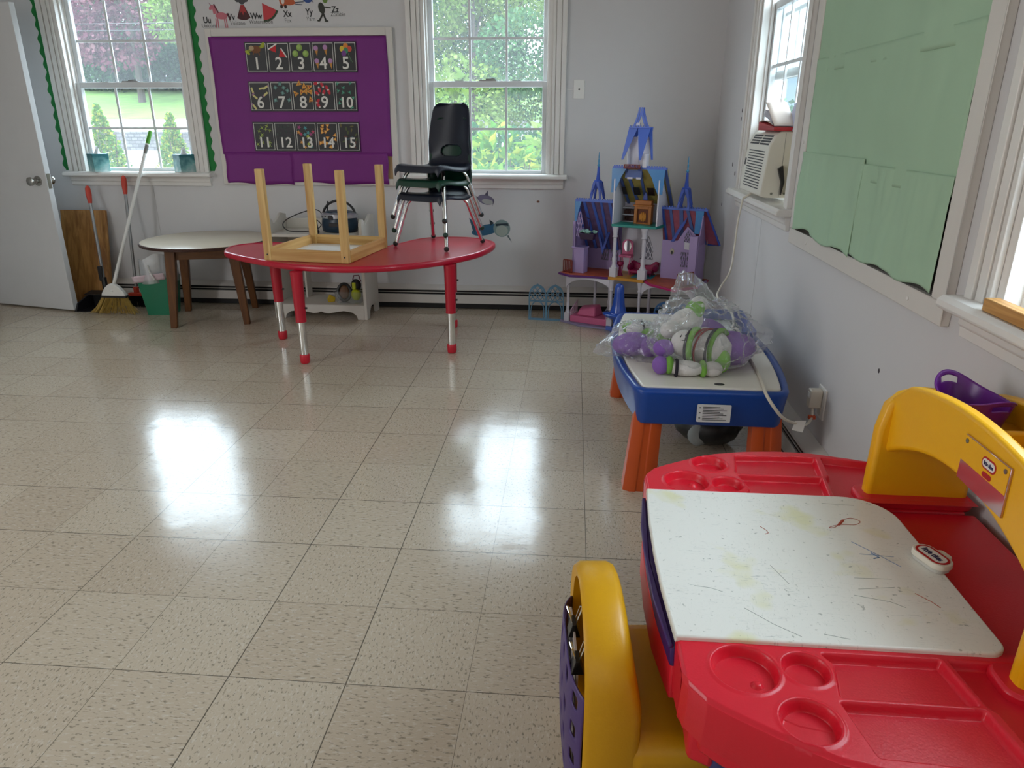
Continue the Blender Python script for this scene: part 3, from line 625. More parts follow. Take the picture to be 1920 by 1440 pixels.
t = thing('waste_bin', 'green waste bin with a clear liner beside the round wooden table', 'waste bin', (-2.985, 4.92, 0), R(6))
GB = mat('green_bin_plastic', '#1f7a58', .4, bump=.1)
m = MB()
for (a0, z0), (a1, z1) in (((.095, 0), (.125, .27)),):
    o_ = rrect(-a0, a0, -a0 * .8, a0 * .8, .025); p_ = rrect(-a1, a1, -a1 * .8, a1 * .8, .03); i_ = rrect(-a1 + .004, a1 - .004, -a1 * .8 + .004, a1 * .8 - .004, .028); q_ = rrect(-a0 + .004, a0 - .004, -a0 * .8 + .004, a0 * .8 - .004, .023); n = len(o_)
    vs = [(p[0], p[1], z0) for p in o_] + [(p[0], p[1], z1) for p in p_] + [(p[0], p[1], z1) for p in i_] + [(p[0], p[1], z0 + .01) for p in q_]
    fs = [tuple(range(n))[::-1], tuple(range(3 * n, 4 * n))] + [(r * n + k, r * n + (k + 1) % n, (r + 1) * n + (k + 1) % n, (r + 1) * n + k) for r in range(3) for k in range(n)]
    m.add(vs, fs)
m.build('bucket', GB, t)
def lin_fn(u, v):
    a = 2 * PI * u; rr = (.132 + .01 * math.sin(5 * a) * v + .012 * math.sin(3 * a + 1)); z = .235 + .175 * v
    k = 1.0 - .08 * v + .02 * math.sin(7 * a + 2 * v)
    return (rr * k * math.cos(a), .86 * rr * k * math.sin(a), z + (.03 * math.sin(a + 2.2) + .01 * math.sin(4 * a)) * (v + .15))
MB().grid(lin_fn, 40, 10).build('liner', film('liner_film', (.97, .98, .98), .72, .25, milky=.38), t, sub=1)
m = MB(); m.ball((-.01, -.02, .375), (.05, .035, .03), 12, 8, fn=lambda p: p * (1 + .3 * noise.noise(p * 40))); m.tube([(-.01, -.11, .37), (.0, -.12, .33), (.03, -.125, .27)], .006, 5); m.build('knotted_bag', mat('white_film', '#e2e2e0', .4), t)
m = MB(); m.grid(lambda u, v: (-.135 + .23 * u, -.104 - .016 * v - .006 * math.sin(u * 9), .255 + .03 * u + .05 * (v - .3)), 16, 4); m.build('liner_fold', mat('pinkish_film', '#d9c3cb', .4), t, solid=.001)
# ---------------------------------------------------------------- tables, shelf and chairs along the back wall
OAK = wood('brown_oak', '#553010', '#70441a', 'Z', .8); OAKX = wood('brown_oak_rail', '#583312', '#73481c', 'X', .8)
t = thing('round_table', 'round cream topped wooden table with four splayed brown legs', 'table', (-2.535, 4.825, 0), R(17))
m = MB(); m.lathe([(.405, .535), (.425, .54), (.428, .552), (.422, .5575)], 64); m.build('table_edge', mat('dark_edge', '#3a1c14', .4), t)
m = MB(); m.lathe([(.418, .555), (.418, .5595), (.414, .5605)], 64); m.build('tabletop', mat('cream_laminate', '#d8cbb4', .22, var=.04, vscale=5), t)
m = MB()
for s in (-1, 1): m.box(-.20, .20, s * .20 - .009, s * .20 + .009, .455, .536); m.box(s * .20 - .009, s * .20 + .009, -.20, .20, .455, .536)
m.build('apron', OAKX, t, bevel=.002)
for sx in (-1, 1):
    for sy in (-1, 1):
        a, b, h = .195, .238, .034
        MB().hexa([(sx * b + i * .021, sy * b + j * .021, 0) for i, j in ((-1, -1), (1, -1), (1, 1), (-1, 1))], [(sx * a + i * h, sy * a + j * h, .537) for i, j in ((-1, -1), (1, -1), (1, 1), (-1, 1))]).build('leg', OAK, t, bevel=.004)

# red kidney table
KR = mat('red_table_plastic', '#b81230', .28, var=.03, bump=.03, bscale=120)
ctr = Vector((-1.33, 4.35, 0))
K = [(-2.148, 4.285), (-2.19, 4.47), (-2.10, 4.60), (-1.93, 4.645), (-1.72, 4.57), (-1.45, 4.44), (-1.25, 4.47), (-1.15, 4.66), (-1.06, 4.87), (-.936, 4.975), (-.77, 4.995), (-.61, 4.93), (-.515, 4.80), (-.505, 4.62), (-.565, 4.37), (-.69, 4.155), (-.86, 3.985), (-1.08, 3.865), (-1.32, 3.835), (-1.60, 3.90), (-1.87, 4.05), (-2.05, 4.18)]
t = thing('kidney_table', 'red kidney shaped table on red and chrome legs', 'table', (ctr.x, ctr.y, 0))
O_ = [Vector((p[0], p[1], 0)) for p in spline([(x, y, 0) for x, y in K], 6)]; n = len(O_)
NR = []
for i in range(n):
    d_ = (O_[(i + 1) % n] - O_[i - 1]).normalized(); NR.append(Vector((-d_.y, d_.x, 0)))
if sum(O_[i].cross(O_[(i + 1) % n]).z for i in range(n)) < 0: NR = [-v for v in NR]     # inward
def ring(off, z): return [(O_[i].x + NR[i].x * off, O_[i].y + NR[i].y * off, z) for i in range(n)]
prof = [(.03, .538), (.006, .540), (.0, .548), (.0, .566), (.005, .5735), (.013, .576), (.022, .5755), (.027, .5725), (.034, .5722)]
m = MB(); vs = []
for off, z in prof: vs += ring(off, z)
m.add(vs, [tuple(range(n))[::-1], tuple((len(prof) - 1) * n + k for k in range(n))] + [(r * n + k, r * n + (k + 1) % n, (r + 1) * n + (k + 1) % n, (r + 1) * n + k) for r in range(len(prof) - 1) for k in range(n)])
m.build('tabletop', KR, t, world=True, smooth=50)
for x, y, ax, ay in ((-1.531, 3.86, 0, 0), (-.709, 4.135, 0, 0), (-1.85, 4.33, 0, 0), (-.79, 4.70, 0, 0)):
    lg = MB().lathe([(.031, .25), (.030, .27), (.034, .50), (.036, .54)], 18, (x, y, 0)).build('leg', mat('red_leg', '#b5142c', .3), t, world=True)
    MB().lathe([(.0235, .05), (.0235, .255)], 18, (x, y, 0)).build('leg_tube', CHROME, lg, world=True)
    MB().lathe([(.020, 0), (.026, .004), (.029, .02), (.029, .05), (.026, .056)], 18, (x, y, 0)).build('foot', mat('red_foot', '#c81c30', .4), lg, world=True)
    MB().tube([(x + .03, y, .33), (x + .042, y, .33)], .006, 8).build('screw', BLACK, lg, world=True)

# pale wooden stool turned upside down on the kidney table
PINE = wood('pale_pine', '#b98a48', '#dcb877', 'Z', .6, .5); PINEX = wood('pale_pine_rail', '#b98a48', '#dcb877', 'X', .6, .5); PINEY = wood('pale_pine_side', '#c08a45', '#dcb070', 'Y', .6, .5)
ZT = .5725 + .001
t = thing('wooden_table', 'small pale wooden table standing upside down on the red table', 'table', (-1.468, 4.255, ZT), R(-7.5))
HX, HY = .262, .295
MB().box(-HX + .02, HX - .02, -HY + .022, HY - .022, 0, .012).build('tabletop', mat('white_laminate', '#ded9d0', .4), t, bevel=.002)
m = MB()
for s in (-1, 1): m.box(-HX + .04, HX - .04, s * (HY - .011) - .009, s * (HY - .011) + .009, .0, .068)
m.build('rail', PINEX, t, bevel=.002)
m = MB()
for s in (-1, 1): m.box(s * (HX - .011) - .009, s * (HX - .011) + .009, -HY + .04, HY - .04, .0, .068)
m.box(-HX + .05, HX - .05, -.11, -.07, .012, .03); m.build('side_rail', PINEY, t, bevel=.002)
MB().box(-HX + .08, HX - .03, -.05, .12, .012, .022).build('underside_panel', mat('white_panel', '#e0dcd4', .5), t)
for sx in (-1, 1):
    for sy in (-1, 1):
        x0, x1 = sorted((sx * HX, sx * (HX - .046))); y0, y1 = sorted((sy * HY, sy * (HY - .03)))
        l = MB().box(x0, x1, y0, y1, 0.0, .507).build('leg', PINE, t, bevel=.003)
        MB().disc(((x0 + x1) / 2, y0 - .001 if sy < 0 else y1 - .001, .035), .005, 'y', 10, .002).build('bolt', BLACK, l)

# white bookshelf behind the kidney table
CREAM = mat('cream_shelf_paint', '#d6d1c7', .45, var=.03)
t = thing('bookshelf', 'low white open shelf with curved sides behind the red table', 'shelf', (-1.755, 5.0, 0))
for x in (-2.09, -1.44):
    pr = [(4.835, 0), (4.90, 0), (4.915, .05), (4.95, .075), (5.05, .075), (5.08, .05), (5.095, 0), (5.16, 0), (5.16, .70)] + [(5.08, .715), (5.0, .68), (4.93, .655)] + arc((4.875, .66), .04, .1, PI, 6) + [(4.835, .62)]
    MB().prism(pr, 'x', x - .012, x + .012).build('side_panel', CREAM, t, world=True, bevel=.004)
MB().box(-2.078, -1.452, 4.84, 5.15, .578, .598).build('shelf', CREAM, t, world=True, bevel=.002)
MB().box(-2.078, -1.452, 4.845, 5.15, .088, .105).build('shelf', CREAM, t, world=True, bevel=.002)
m = MB(); m.box(-2.078, -1.452, 5.145, 5.155, .598, .67); m.box(-2.078, -1.452, 5.145, 5.155, .50, .578); m.build('back_rail', CREAM, t, world=True, bevel=.002)
MB().box(-1.945, -1.93, 5.05, 5.15, .105, .578).build('divider', CREAM, t, world=True, bevel=.002)
sk = [(-2.078, .104), (-2.078, 0), (-2.03, 0), (-2.02, .03), (-1.99, .052), (-1.93, .062), (-1.87, .052), (-1.82, .042), (-1.79, .046), (-1.765, .056), (-1.74, .046), (-1.71, .042), (-1.66, .052), (-1.60, .062), (-1.54, .052), (-1.51, .03), (-1.50, 0), (-1.452, 0), (-1.452, .104)]
MB().prism(sk, 'y', 4.838, 4.853).build('skirt', CREAM, t, world=True, bevel=.002)

NAVY = mat('dark_teal_plastic', '#0f2c40', .3); SILVER = mat('silver_plastic', '#b9bcc0', .25, .6)
t = thing('boombox', 'dark blue boombox with silver band and carrying handle on the white shelf', 'boombox', (-1.625, 4.99, .599))
m = MB(); m.lathe([(.105, 0), (.125, .01), (.130, .05), (.122, .10), (.115, .115)], 32, sx=1.0, sy=.72); m.build('body', NAVY, t, smooth=60)
m = MB(); m.lathe([(.117, .098), (.130, .10), (.129, .125), (.108, .135)], 32, sx=1.0, sy=.72); m.build('silver_band', SILVER, t, smooth=50)
m = MB(); m.lathe([(.10, .130), (.095, .142), (.06, .148)], 28, sx=1, sy=.72); m.build('lid', NAVY, t)
MB().box(-.05, .035, -.0955, -.085, .045, .07).build('display', BLACK, t, bevel=.002)
m = MB(); [m.tube([(x, -.092, .114), (x, -.098, .114)], .005, 10) for x in (-.09, -.07, .06, .08)]; m.tube([(-.035, -.088, .108), (-.035, -.101, .108)], .016, 14); m.build('knob', BLACK, t)
MB().tube([(.118 * math.cos(a), 0, .10 + .112 * math.sin(a)) for a in [PI * i / 20 for i in range(21)]], .0085, 10).build('handle', BLACK, t)
MB().tube([(-.10, .04, .13), (-.085, .03, .205)], .005, 8).build('aerial', BLACK, t)
pc = [(-.13, .05, .10), (-.17, .03, .145), (-.25, 0, .135), (-.36, -.03, .09), (-.395, -.05, .05), (-.36, -.06, .012), (-.27, -.07, .006), (-.17, -.06, .016), (-.12, -.05, .05), (-.15, -.05, .085), (-.14, -.07, .05), (-.125, -.105, .02)]
m = MB(); m.tube(spline(pc, 6, False), .0035, 8); m.tube([(-.125, -.105, .018), (-.12, -.125, .008)], .009, 8); m.build('cord', BLACK, t)

t = thing('storage_bin', 'clear plastic bin on the bottom shelf of the white bookshelf', 'storage bin', (-1.575, 4.955, .106))
m = MB(); b0 = rrect(-.085, .085, -.07, .07, .012); b1 = rrect(-.10, .10, -.08, .08, .014); n = len(b0)
m.add([(p[0], p[1], 0) for p in b0] + [(p[0], p[1], .085) for p in b1] + [(p[0] * 1.05, p[1] * 1.05, .087) for p in b1], [tuple(range(n))[::-1]] + [(r * n + k, r * n + (k + 1) % n, (r + 1) * n + (k + 1) % n, (r + 1) * n + k) for r in range(2) for k in range(n)])
m.build('tub', film('clear_plastic', (.93, .95, .96), .86, .12, milky=.12), t)
def headset(label, x, y, z, c, rz, tilt, nm, cat):
    t = thing(nm, label, cat, (x, y, z), rz)
    m = MB(); M_ = Matrix.Rotation(tilt, 4, 'X')
    m.tube([M_ @ Vector((.045 * math.cos(a), 0, .06 + .06 * math.sin(a))) for a in [2 * PI * i / 24 for i in range(25)]], .011, 10, False); m.build('rim', BLACK, t)
    MB().ball(M_ @ Vector((0, 0, .06)), (.036, .012, .05), 16, 10, rot=M_.to_3x3()).build('face', mat(c[0], c[1], .5, var=.3, vscale=60), t)
headset('round black rimmed toy racket with brown face standing in the clear bin', -1.622, 4.95, .112, ('brown_mesh', '#6b4a30'), R(10), R(-8), 'toy_racket', 'toy')
t = thing('toy_torch', 'yellow and black rounded toy standing in the clear bin', 'toy', (-1.535, 4.95, .110), R(-12))
MB().ball((0, 0, .048), (.036, .032, .044), 16, 10).build('base', mat('neon_yellow', '#b9c21e', .4), t); MB().ball((0, .01, .115), (.038, .03, .045), 16, 10).build('body', BLACK, t)
MB().box(-.012, .012, -.032, -.015, .09, .14).build('stripe', mat('neon_yellow', '#b9c21e', .4), t, bevel=.004)
MB().tube([(-.03, .02, .15), (-.02, .02, .18), (.02, .02, .185), (.035, .02, .14)], .004, 8).build('loop', mat('dark_pink', '#6b2038', .5), t)
o = MB().prism([(-.022, 0), (.022, 0), (.03, .03), (-.01, .055), (-.028, .02)], 'y', -.012, .012).xf(Matrix.Translation((-1.715, 4.93, .106)) @ Matrix.Rotation(.5, 4, 'Z')).build('toy_block', mat('yellow_toy', '#c9a91c', .4), bevel=.003)
tag(o, 'small yellow toy block left of the clear bin on the bottom shelf', 'toy')

# stack of three school chairs on the right lobe of the kidney table
def school_chair(label, colm, ballm, loc, rz, zoff):
    t = thing('school_chair', label, 'chair', loc, rz, 'stacked school chairs on the red table')
    HZ = .325
    prof = [(-.201, -.034), (-.192, -.004), (-.17, .004), (-.12, .004), (-.04, -.006), (.05, -.012), (.11, -.006), (.148, .016), (.168, .055), (.180, .11), (.195, .19), (.210, .28), (.220, .345), (.223, .368)]
    wid = [.165, .175, .182, .186, .184, .178, .172, .168, .164, .160, .156, .148, .132, .092]
    P3 = spline([(a, b, 0) for a, b in prof], 3, False); W3 = spline([(a, 0, 0) for a in wid], 3, False)
    def fn(u, v):
        k = v * (len(P3) - 1); i = min(int(k), len(P3) - 2); f_ = k - i; p = P3[i].lerp(P3[i + 1], f_); w_ = W3[i].lerp(W3[i + 1], f_).x
        s = 2 * u - 1; e = abs(s)
        z = p.y; y = p.x; back = max(0, min(1, (v - .52) / .2))
        curl = .030 * max(0, (e - .55) / .45) ** 2
        z += (1 - back) * (curl * .4 - (.034 * max(0, (e - .86) / .14) ** 1.5)); y -= back * .050 * e * e
        return (s * w_, y, z + HZ)
    def hole(u, v): return abs((u - .5) / .25) ** 2.5 + abs((v - .655) / .048) ** 2.5 < 1
    m = MB(); m.grid(fn, 56, 110, hole); m.build('seat', colm, t, solid=.006, off=0, smooth=60)
    for nm, sg in (('front_leg_frame', -1), ('back_leg_frame', 1)):
        yt = -.10 if sg < 0 else .085; yf = -.196 if sg < 0 else .197; zt = HZ - .022
        pts = [(-.203, yf, .015), (-.150, yt + sg * .028, zt - .04), (-.138, yt + sg * .01, zt - .014), (-.115, yt, zt - .002), (0, yt, zt), (.115, yt, zt - .002), (.138, yt + sg * .01, zt - .014), (.150, yt + sg * .028, zt - .04), (.203, yf, .015)]
        fr = MB().tube(pts, .0125, 12).build(nm, CHROME, t, smooth=60)
        for s in (-1, 1): MB().ball((s * .204, yf + sg * .002, .0165), .0165, 14, 9).build('foot', ballm, fr)
    return t
NV = mat('navy_chair_shell', '#11182a', .38, bump=.05); GN = mat('green_chair_shell', '#0d3a2a', .38, bump=.05)
NB = mat('black_foot', (.015, .017, .016), .45); GBL = mat('green_foot', '#10382a', .45)
cx, cy = -.858, 4.645
for k, (lab, cm_, bm_) in enumerate((('navy school chair with chrome legs at the bottom of the stack', NV, NB), ('dark green school chair in the middle of the stack', GN, GBL), ('navy school chair on top of the stack', NV, NB))):
    school_chair(lab, cm_, bm_, (cx - .47 * .005 * k, cy - .88 * .005 * k, .5735 + .0855 * k), R(-27), 0)
# ---------------------------------------------------------------- toy castle dollhouse in the corner (u along its front, v away)
CO = Vector((.42, 4.86, 0)); CR = R(-24)
LIL = mat('lilac_plastic', '#a892c4', .4, var=.03); CWH = mat('castle_white', '#d3d0da', .4); BLU = mat('castle_blue', '#2f4fb0', .35); BLU2 = mat('castle_mid_blue', '#4a6ac4', .35)
TBL = mat('frosted_blue', '#3f86c4', .25); TEAL = mat('castle_teal', '#0f8a80', .35); PKP = mat('pink_plastic', '#d0648f', .4); MAG = mat('magenta_plastic', '#8f1048', .35)
ORG = mat('castle_orange', '#c26a2c', .5, var=.1, vscale=30); PUR = mat('castle_purple', '#5a1f70', .4); RED = mat('castle_red', '#7a2a1e', .45); GLD = mat('castle_yellow', '#c98a1e', .4)
t = thing('toy_castle', 'tall lilac, white and blue toy castle dollhouse in the corner', 'dollhouse', CO, CR)
def slab(nm, poly, z0, z1, m_, par=t): return MB().prism(poly, 'z', z0, z1).build(nm, m_, par, bevel=.002)
slab('base', [(-.47, -.14), (-.30, -.20), (-.06, -.19), (-.06, .12), (-.44, .12)], 0, .014, mat('lilac_grey', '#8f86a8', .5))
slab('base', [(.06, -.16), (.20, -.20), (.38, -.28), (.46, -.10), (.46, .12), (.06, .12)], 0, .014, mat('lilac_grey', '#8f86a8', .5))
FL, FO = .338, .356
slab('floor_plate', [(-.485, -.15), (-.378, -.206), (-.12, -.15), (-.12, .11), (-.45, .11)], FL, FO - .004, PUR)
slab('floor_deck', [(-.475, -.145), (-.376, -.196), (-.125, -.142), (-.125, .10), (-.44, .10)], FO - .004, FO, mat('orange_deck', '#b0502f', .5, var=.15, vscale=20))
slab('floor_plate', [(-.12, -.15), (.125, -.15), (.125, .11), (-.12, .11)], FL, FO, GLD)
slab('floor_plate', [(.13, -.14), (.193, -.215), (.387, -.317), (.485, -.14), (.49, .11), (.13, .11)], FL, FO - .004, mat('magenta_edge', '#b01560', .4))
slab('floor_deck', [(.14, -.13), (.20, -.205), (.385, -.30), (.475, -.135), (.48, .10), (.14, .10)], FO - .004, FO, mat('orange_deck', '#b0502f', .5, var=.15, vscale=20))
slab('teal_rug', [(.02, -.10), (.16, -.08), (.15, .05), (.02, .04)], FO, FO + .003, mat('teal_rug', '#1f7f8f', .5))
def column(u, v, z0, z1, r=.013, base=.075):
    m = MB(); m.box(u - r * 1.5, u + r * 1.5, v - r * 1.5, v + r * 1.5, z0, z0 + base * .8)
    m.lathe([(r * 1.5, base * .8), (r * 1.0, base), (r * .8, base * 1.2), (r * 1.05, base * 1.6), (r * .7, base * 1.8), (r * .8, (z1 - z0) * .6), (r * .75, (z1 - z0) * .78), (r * 1.2, (z1 - z0) * .8), (r * .9, (z1 - z0) * .84), (r * 1.2, (z1 - z0) * .93), (r * 1.5, z1 - z0)], 12, (u, v, z0))
    m.build('column', CWH, t)
for u, v in ((-.415, -.13), (-.085, -.165), (-.30, .08), (-.19, .08), (.10, -.13), (.45, -.12), (.10, .08)): column(u, v, .012, FL)
column(-.095, -.115, FO, .685, .015); column(.105, -.115, FO, .685, .017)
m = MB(); m.prism([(-.42, .337)] + [(-.25 + .165 * math.cos(a), .25 + .075 * math.sin(a)) for a in [PI - PI * i / 14 for i in range(15)]] + [(-.08, .25), (-.08, .337)], 'y', -.165, -.155); m.build('arch_trim', CWH, t)
m = MB(); m.prism([(.11, .337)] + [(.28 + .165 * math.cos(a), .25 + .075 * math.sin(a)) for a in [PI - PI * i / 14 for i in range(15)]] + [(.45, .25), (.45, .337)], 'y', -.135, -.125); m.build('arch_trim', CWH, t)
slab('blue_base_block', [(-.10, -.20), (-.055, -.20), (-.055, -.16), (-.10, -.16)], .0, .03, BLU2)
def lattice(m, u0, u1, z0, z1, v, k=3, w_=.004, arch=True):
    """pointed-arch lattice of thin crossing bars, in the plane v"""
    uc = (u0 + u1) / 2; hw = (u1 - u0) / 2; ht = z1 - z0
    for s in (-1, 1):
        for i in range(-k, 2 * k):
            a = Vector((u0 + hw * 2 * (i / k), z0)); dirv = Vector((s * hw * .9, ht * .55)).normalized(); pts = []
            for j in range(41):
                q = a + dirv * (ht * 1.3 * j / 40); lim = 1 - max(0, (q.y - z0) / ht - .35) / .65 if arch else 1
                if abs(q.x - uc) <= hw * max(0, lim) ** .6 and z0 <= q.y <= z1: pts.append(q)
            if len(pts) > 2:
                p, q = pts[0], pts[-1]; n_ = Vector((-(q - p).y, (q - p).x)).normalized() * w_ / 2
                m.prism([tuple(p + n_), tuple(q + n_), tuple(q - n_), tuple(p - n_)], 'y', v - .003, v + .003)
# left wing
m = MB(); m.prism([(-.44, FO), (-.13, FO), (-.13, .79), (-.40, .79), (-.44, .70)], 'y', .100, .108); wl = m.build('back_wall', LIL, t)
for u in (-.245, -.175):
    MB().prism([(u - .026, .42), (u + .026, .42), (u + .026, .52), (u, .60), (u - .026, .52)], 'y', .096, .0995).build('window', mat('grey_window', '#6b6a78', .4), wl)
    m = MB(); lattice(m, u - .026, u + .026, .42, .60, .094); m.build('lattice', LIL, wl)
m = MB(); m.box(-.395, -.31, -.125, -.05, FO, .53); m.box(-.40, -.305, -.13, -.045, .522, .532); m.build('wing_tower', LIL, t, bevel=.002)
m = MB(); m.prism([(-.125, FO), (.10, FO), (.10, .60), (-.05, .80), (-.125, .68)], 'x', -.392, -.384); m.build('side_wall', LIL, t)
m = MB(); m.box(-.395, -.378, -.125, -.105, .53, .70); lattice(m, -.372, -.322, .60, .77, -.12, 3, .005); m.build('side_lattice', LIL, t)
def roof(nm, u0, u1, v0, z0, v1, z1, cols, ribs, ribm):
    m = MB(); m.hexa([(u0, v1, z1), (u1, v1, z1), (u1, v1 + .006, z1 + .004), (u0, v1 + .006, z1 + .004)], [(u0, v0, z0), (u1, v0, z0), (u1, v0 + .012, z0 + .006), (u0, v0 + .012, z0 + .006)])
    o = m.build(nm, cols, t)
    q = MB(); dv_, dz = v1 - v0, z1 - z0; nrm = Vector((0, dz, -dv_)).normalized() * .006
    for u, du, w_ in ribs:
        a, b = Vector((u, v0, z0)), Vector((u + du, v1, z1))
        q.hexa([a + Vector((-w_, 0, 0)), a + Vector((w_, 0, 0)), a + Vector((w_, 0, 0)) + nrm, a + Vector((-w_, 0, 0)) + nrm], [b + Vector((-w_, 0, 0)), b + Vector((w_, 0, 0)), b + Vector((w_, 0, 0)) + nrm, b + Vector((-w_, 0, 0)) + nrm])
    q.build('roof_rib', ribm, o); return o
roof('roof', -.385, -.125, -.10, .835, .09, .50, mat('roof_mauve', '#6a5478', .5, var=.2, vscale=30), [(-.375, 0, .008), (-.33, .02, .010), (-.27, .03, .010), (-.21, .0, .008), (-.15, 0, .010)], BLU2)
m = MB(); m.prism([(-.235, .47), (-.30, .70), (-.285, .70), (-.232, .52), (-.19, .68), (-.165, .68)], 'y', .02, .03); m.build('roof_gable', BLU, t)
m = MB(); m.box(-.39, -.12, -.112, -.092, .832, .846); [m.box(-.385 + k * .0165, -.377 + k * .0165, -.106, -.098, .846, .854) for k in range(16)]; m.build('ridge', BLU2, t)
m = MB(); m.prism([(-.39, .832), (-.345, .832), (-.365, .76), (-.375, .70), (-.39, .70)], 'y', -.116, -.112); m.build('roof_curtain', TBL, t, smooth=0)
def spire(u, v, z, h, s):
    m = MB()
    for a, b in ((-1, -1), (1, -1), (1, 1), (-1, 1)):
        m.hexa([(u + a * s - .006, v + b * s - .006, z), (u + a * s + .006, v + b * s - .006, z), (u + a * s + .006, v + b * s + .006, z), (u + a * s - .006, v + b * s + .006, z)],
               [(u + a * s * .35 - .006, v + b * s * .35 - .006, z + h * .38), (u + a * s * .35 + .006, v + b * s * .35 - .006, z + h * .38), (u + a * s * .35 + .006, v + b * s * .35 + .006, z + h * .38), (u + a * s * .35 - .006, v + b * s * .35 + .006, z + h * .38)])
        m.prism([(u + a * s * 1.15, z + h * .06), (u + a * s * .55, z + h * .38), (u, z + h * .38), (u + a * s * .2, z + h * .30)], 'y', v + b * s - .003, v + b * s + .003)
    m.lathe([(s * .85, h * .36), (s * .8, h * .40), (s * .42, h * .42), (s * .28, h * .55), (s * .22, h * .68), (s * .14, h * .7)], 8, (u, v, z))
    o = m.build('spire', BLU, t); q = MB(); q.lathe([(.006, h * .69), (.010, h * .72), (.004, h * .76), (.006, h * .82), (.003, h * .86), (.004, h * .90), (.0015, h)], 8, (u, v, z)); q.build('spire_tip', mat('pale_teal', '#3f86b0', .4), o)
spire(-.255, -.06, .845, .30, .035); spire(.328, -.03, .815, .315, .035)
# centre tower
slab('tower_floor', [(-.122, -.125), (.182, -.125), (.205, .11), (-.122, .11)], .684, .701, TEAL)
for u, s in ((-.118, 1), (.178, -1)):
    MB().prism([(-.115, .70), (.10, .70), (.10, .82), (-.08, 1.045), (-.115, .98)], 'x', u - .004, u + .004).build('side_wall', CWH, t)
MB().box(-.114, .174, .098, .104, .70, .83).build('back_wall', CWH, t)
roof('roof', -.135, .215, -.09, 1.05, .112, .805, mat('roof_straw', '#a39552', .5, var=.1, vscale=25), [(-.11, .02, .010), (-.055, .035, .010), (.035, .0, .009), (.17, .0, .010), (.205, .0, .010)], mat('roof_blue', '#4f68a8', .4))
m = MB(); m.box(-.14, .215, -.105, -.08, 1.048, 1.062); [m.box(-.135 + k * .0165, -.127 + k * .0165, -.097, -.089, 1.062, 1.070) for k in range(21)]; m.build('ridge', BLU2, t)
MB().prism([(-.14, 1.05), (-.045, 1.05), (-.075, 1.0), (-.10, .94), (-.118, .90), (-.14, .90)], 'y', -.112, -.108).build('roof_curtain', TBL, t, smooth=0)
MB().prism([(.21, 1.05), (.09, 1.05), (.125, 1.0), (.15, .94), (.17, .90), (.20, .90)], 'y', -.112, -.108).build('roof_curtain', TBL, t, smooth=0)
def on_roof(u, f_, w_, h, m_, nm):      # flat picture on the tower roof's inner slope
    v, z = -.09 + .202 * f_ - .012, 1.05 - .245 * f_ - .008; MB().hexa([(u - w_, v + .0, z - h), (u + w_, v + .0, z - h), (u + w_, v + .004, z - h), (u - w_, v + .004, z - h)], [(u - w_, v - h * 1.2, z + h * .5), (u + w_, v - h * 1.2, z + h * .5), (u + w_, v - h * 1.2 + .004, z + h * .5), (u - w_, v - h * 1.2 + .004, z + h * .5)]).build(nm, m_, t)
for u in (-.085, .0, .095): on_roof(u, .52, .022 if u > -.05 else .014, .034, mat('picture_dark', '#1c1418', .4, var=.5, vscale=70), 'picture')
m = MB(); m.box(-.06, .05, -.085, -.05, .99, 1.045); m.build('roof_panel', mat('roof_blue', '#4f68a8', .4), t); m = MB(); m.box(-.045, -.01, -.088, -.084, .985, .997); m.box(.015, .045, -.088, -.084, .985, .997); m.build('roof_clip', CWH, t)
MB().prism([(.03, .80), (.07, .80), (.06, .88), (.05, .90), (.035, .87)], 'y', .02, .03).build('roof_gable', BLU, t)
m = MB(); m.box(-.105, -.03, .03, .09, .70, .705); m.box(-.105, -.03, .03, .09, .745, .75); m.box(-.105, -.03, .03, .09, .79, .795); m.build('shelf', CWH, t)
m = MB(); [m.box(-.10 + k * .0115, -.092 + k * .0115, .045, .08, z, z + .028) for z in (.706, .751) for k in range(6)]; m.build('shelf_books', mat('book_brown', '#4a221a', .5, var=.4, vscale=90), t)
m = MB(); m.box(-.055, .052, -.135, -.075, 1.05, 1.058); frame_xz(m, -.055, .052, 1.05, 1.078, .005, .005, .006, .005, -.135, -.129); [m.box(-.05 + k * .009, -.046 + k * .009, -.134, -.130, 1.05, 1.075) for k in range(11)]; m.build('balcony', RED, t)
m = MB(); m.box(-.045, .085, -.07, -.065, 1.06, 1.24); m.box(-.045, -.040, -.11, -.065, 1.06, 1.17); m.box(.058, .085, -.115, -.065, 1.06, 1.14); m.box(.0, .02, -.075, -.07, 1.06, 1.22); m.build('turret_wall', CWH, t)
m = MB()
def flap(u0, u1, ub, v0, vb, z0, z1): m.hexa([(ub - .006, vb, z0), (ub + .006, vb, z0), (ub + .006, vb + .005, z0), (ub - .006, vb + .005, z0)], [(u0, v0, z1), (u1, v0, z1), (u1, v0 + .005, z1), (u0, v0 + .005, z1)])
flap(-.045, .012, -.07, -.10, -.13, 1.105, 1.296); flap(.012, .094, .052, -.10, -.145, 1.105, 1.296); flap(.075, .098, .105, -.08, -.07, 1.105, 1.296); flap(-.045, .012, -.06, -.05, -.03, 1.11, 1.296); flap(.012, .094, .05, -.05, -.03, 1.11, 1.296); m.build('turret_roof', BLU2, t)
m = MB(); m.box(-.045, .094, -.105, -.05, 1.293, 1.300); [m.box(-.04 + k * .0165, -.032 + k * .0165, -.104, -.098, 1.30, 1.308) for k in range(8)]
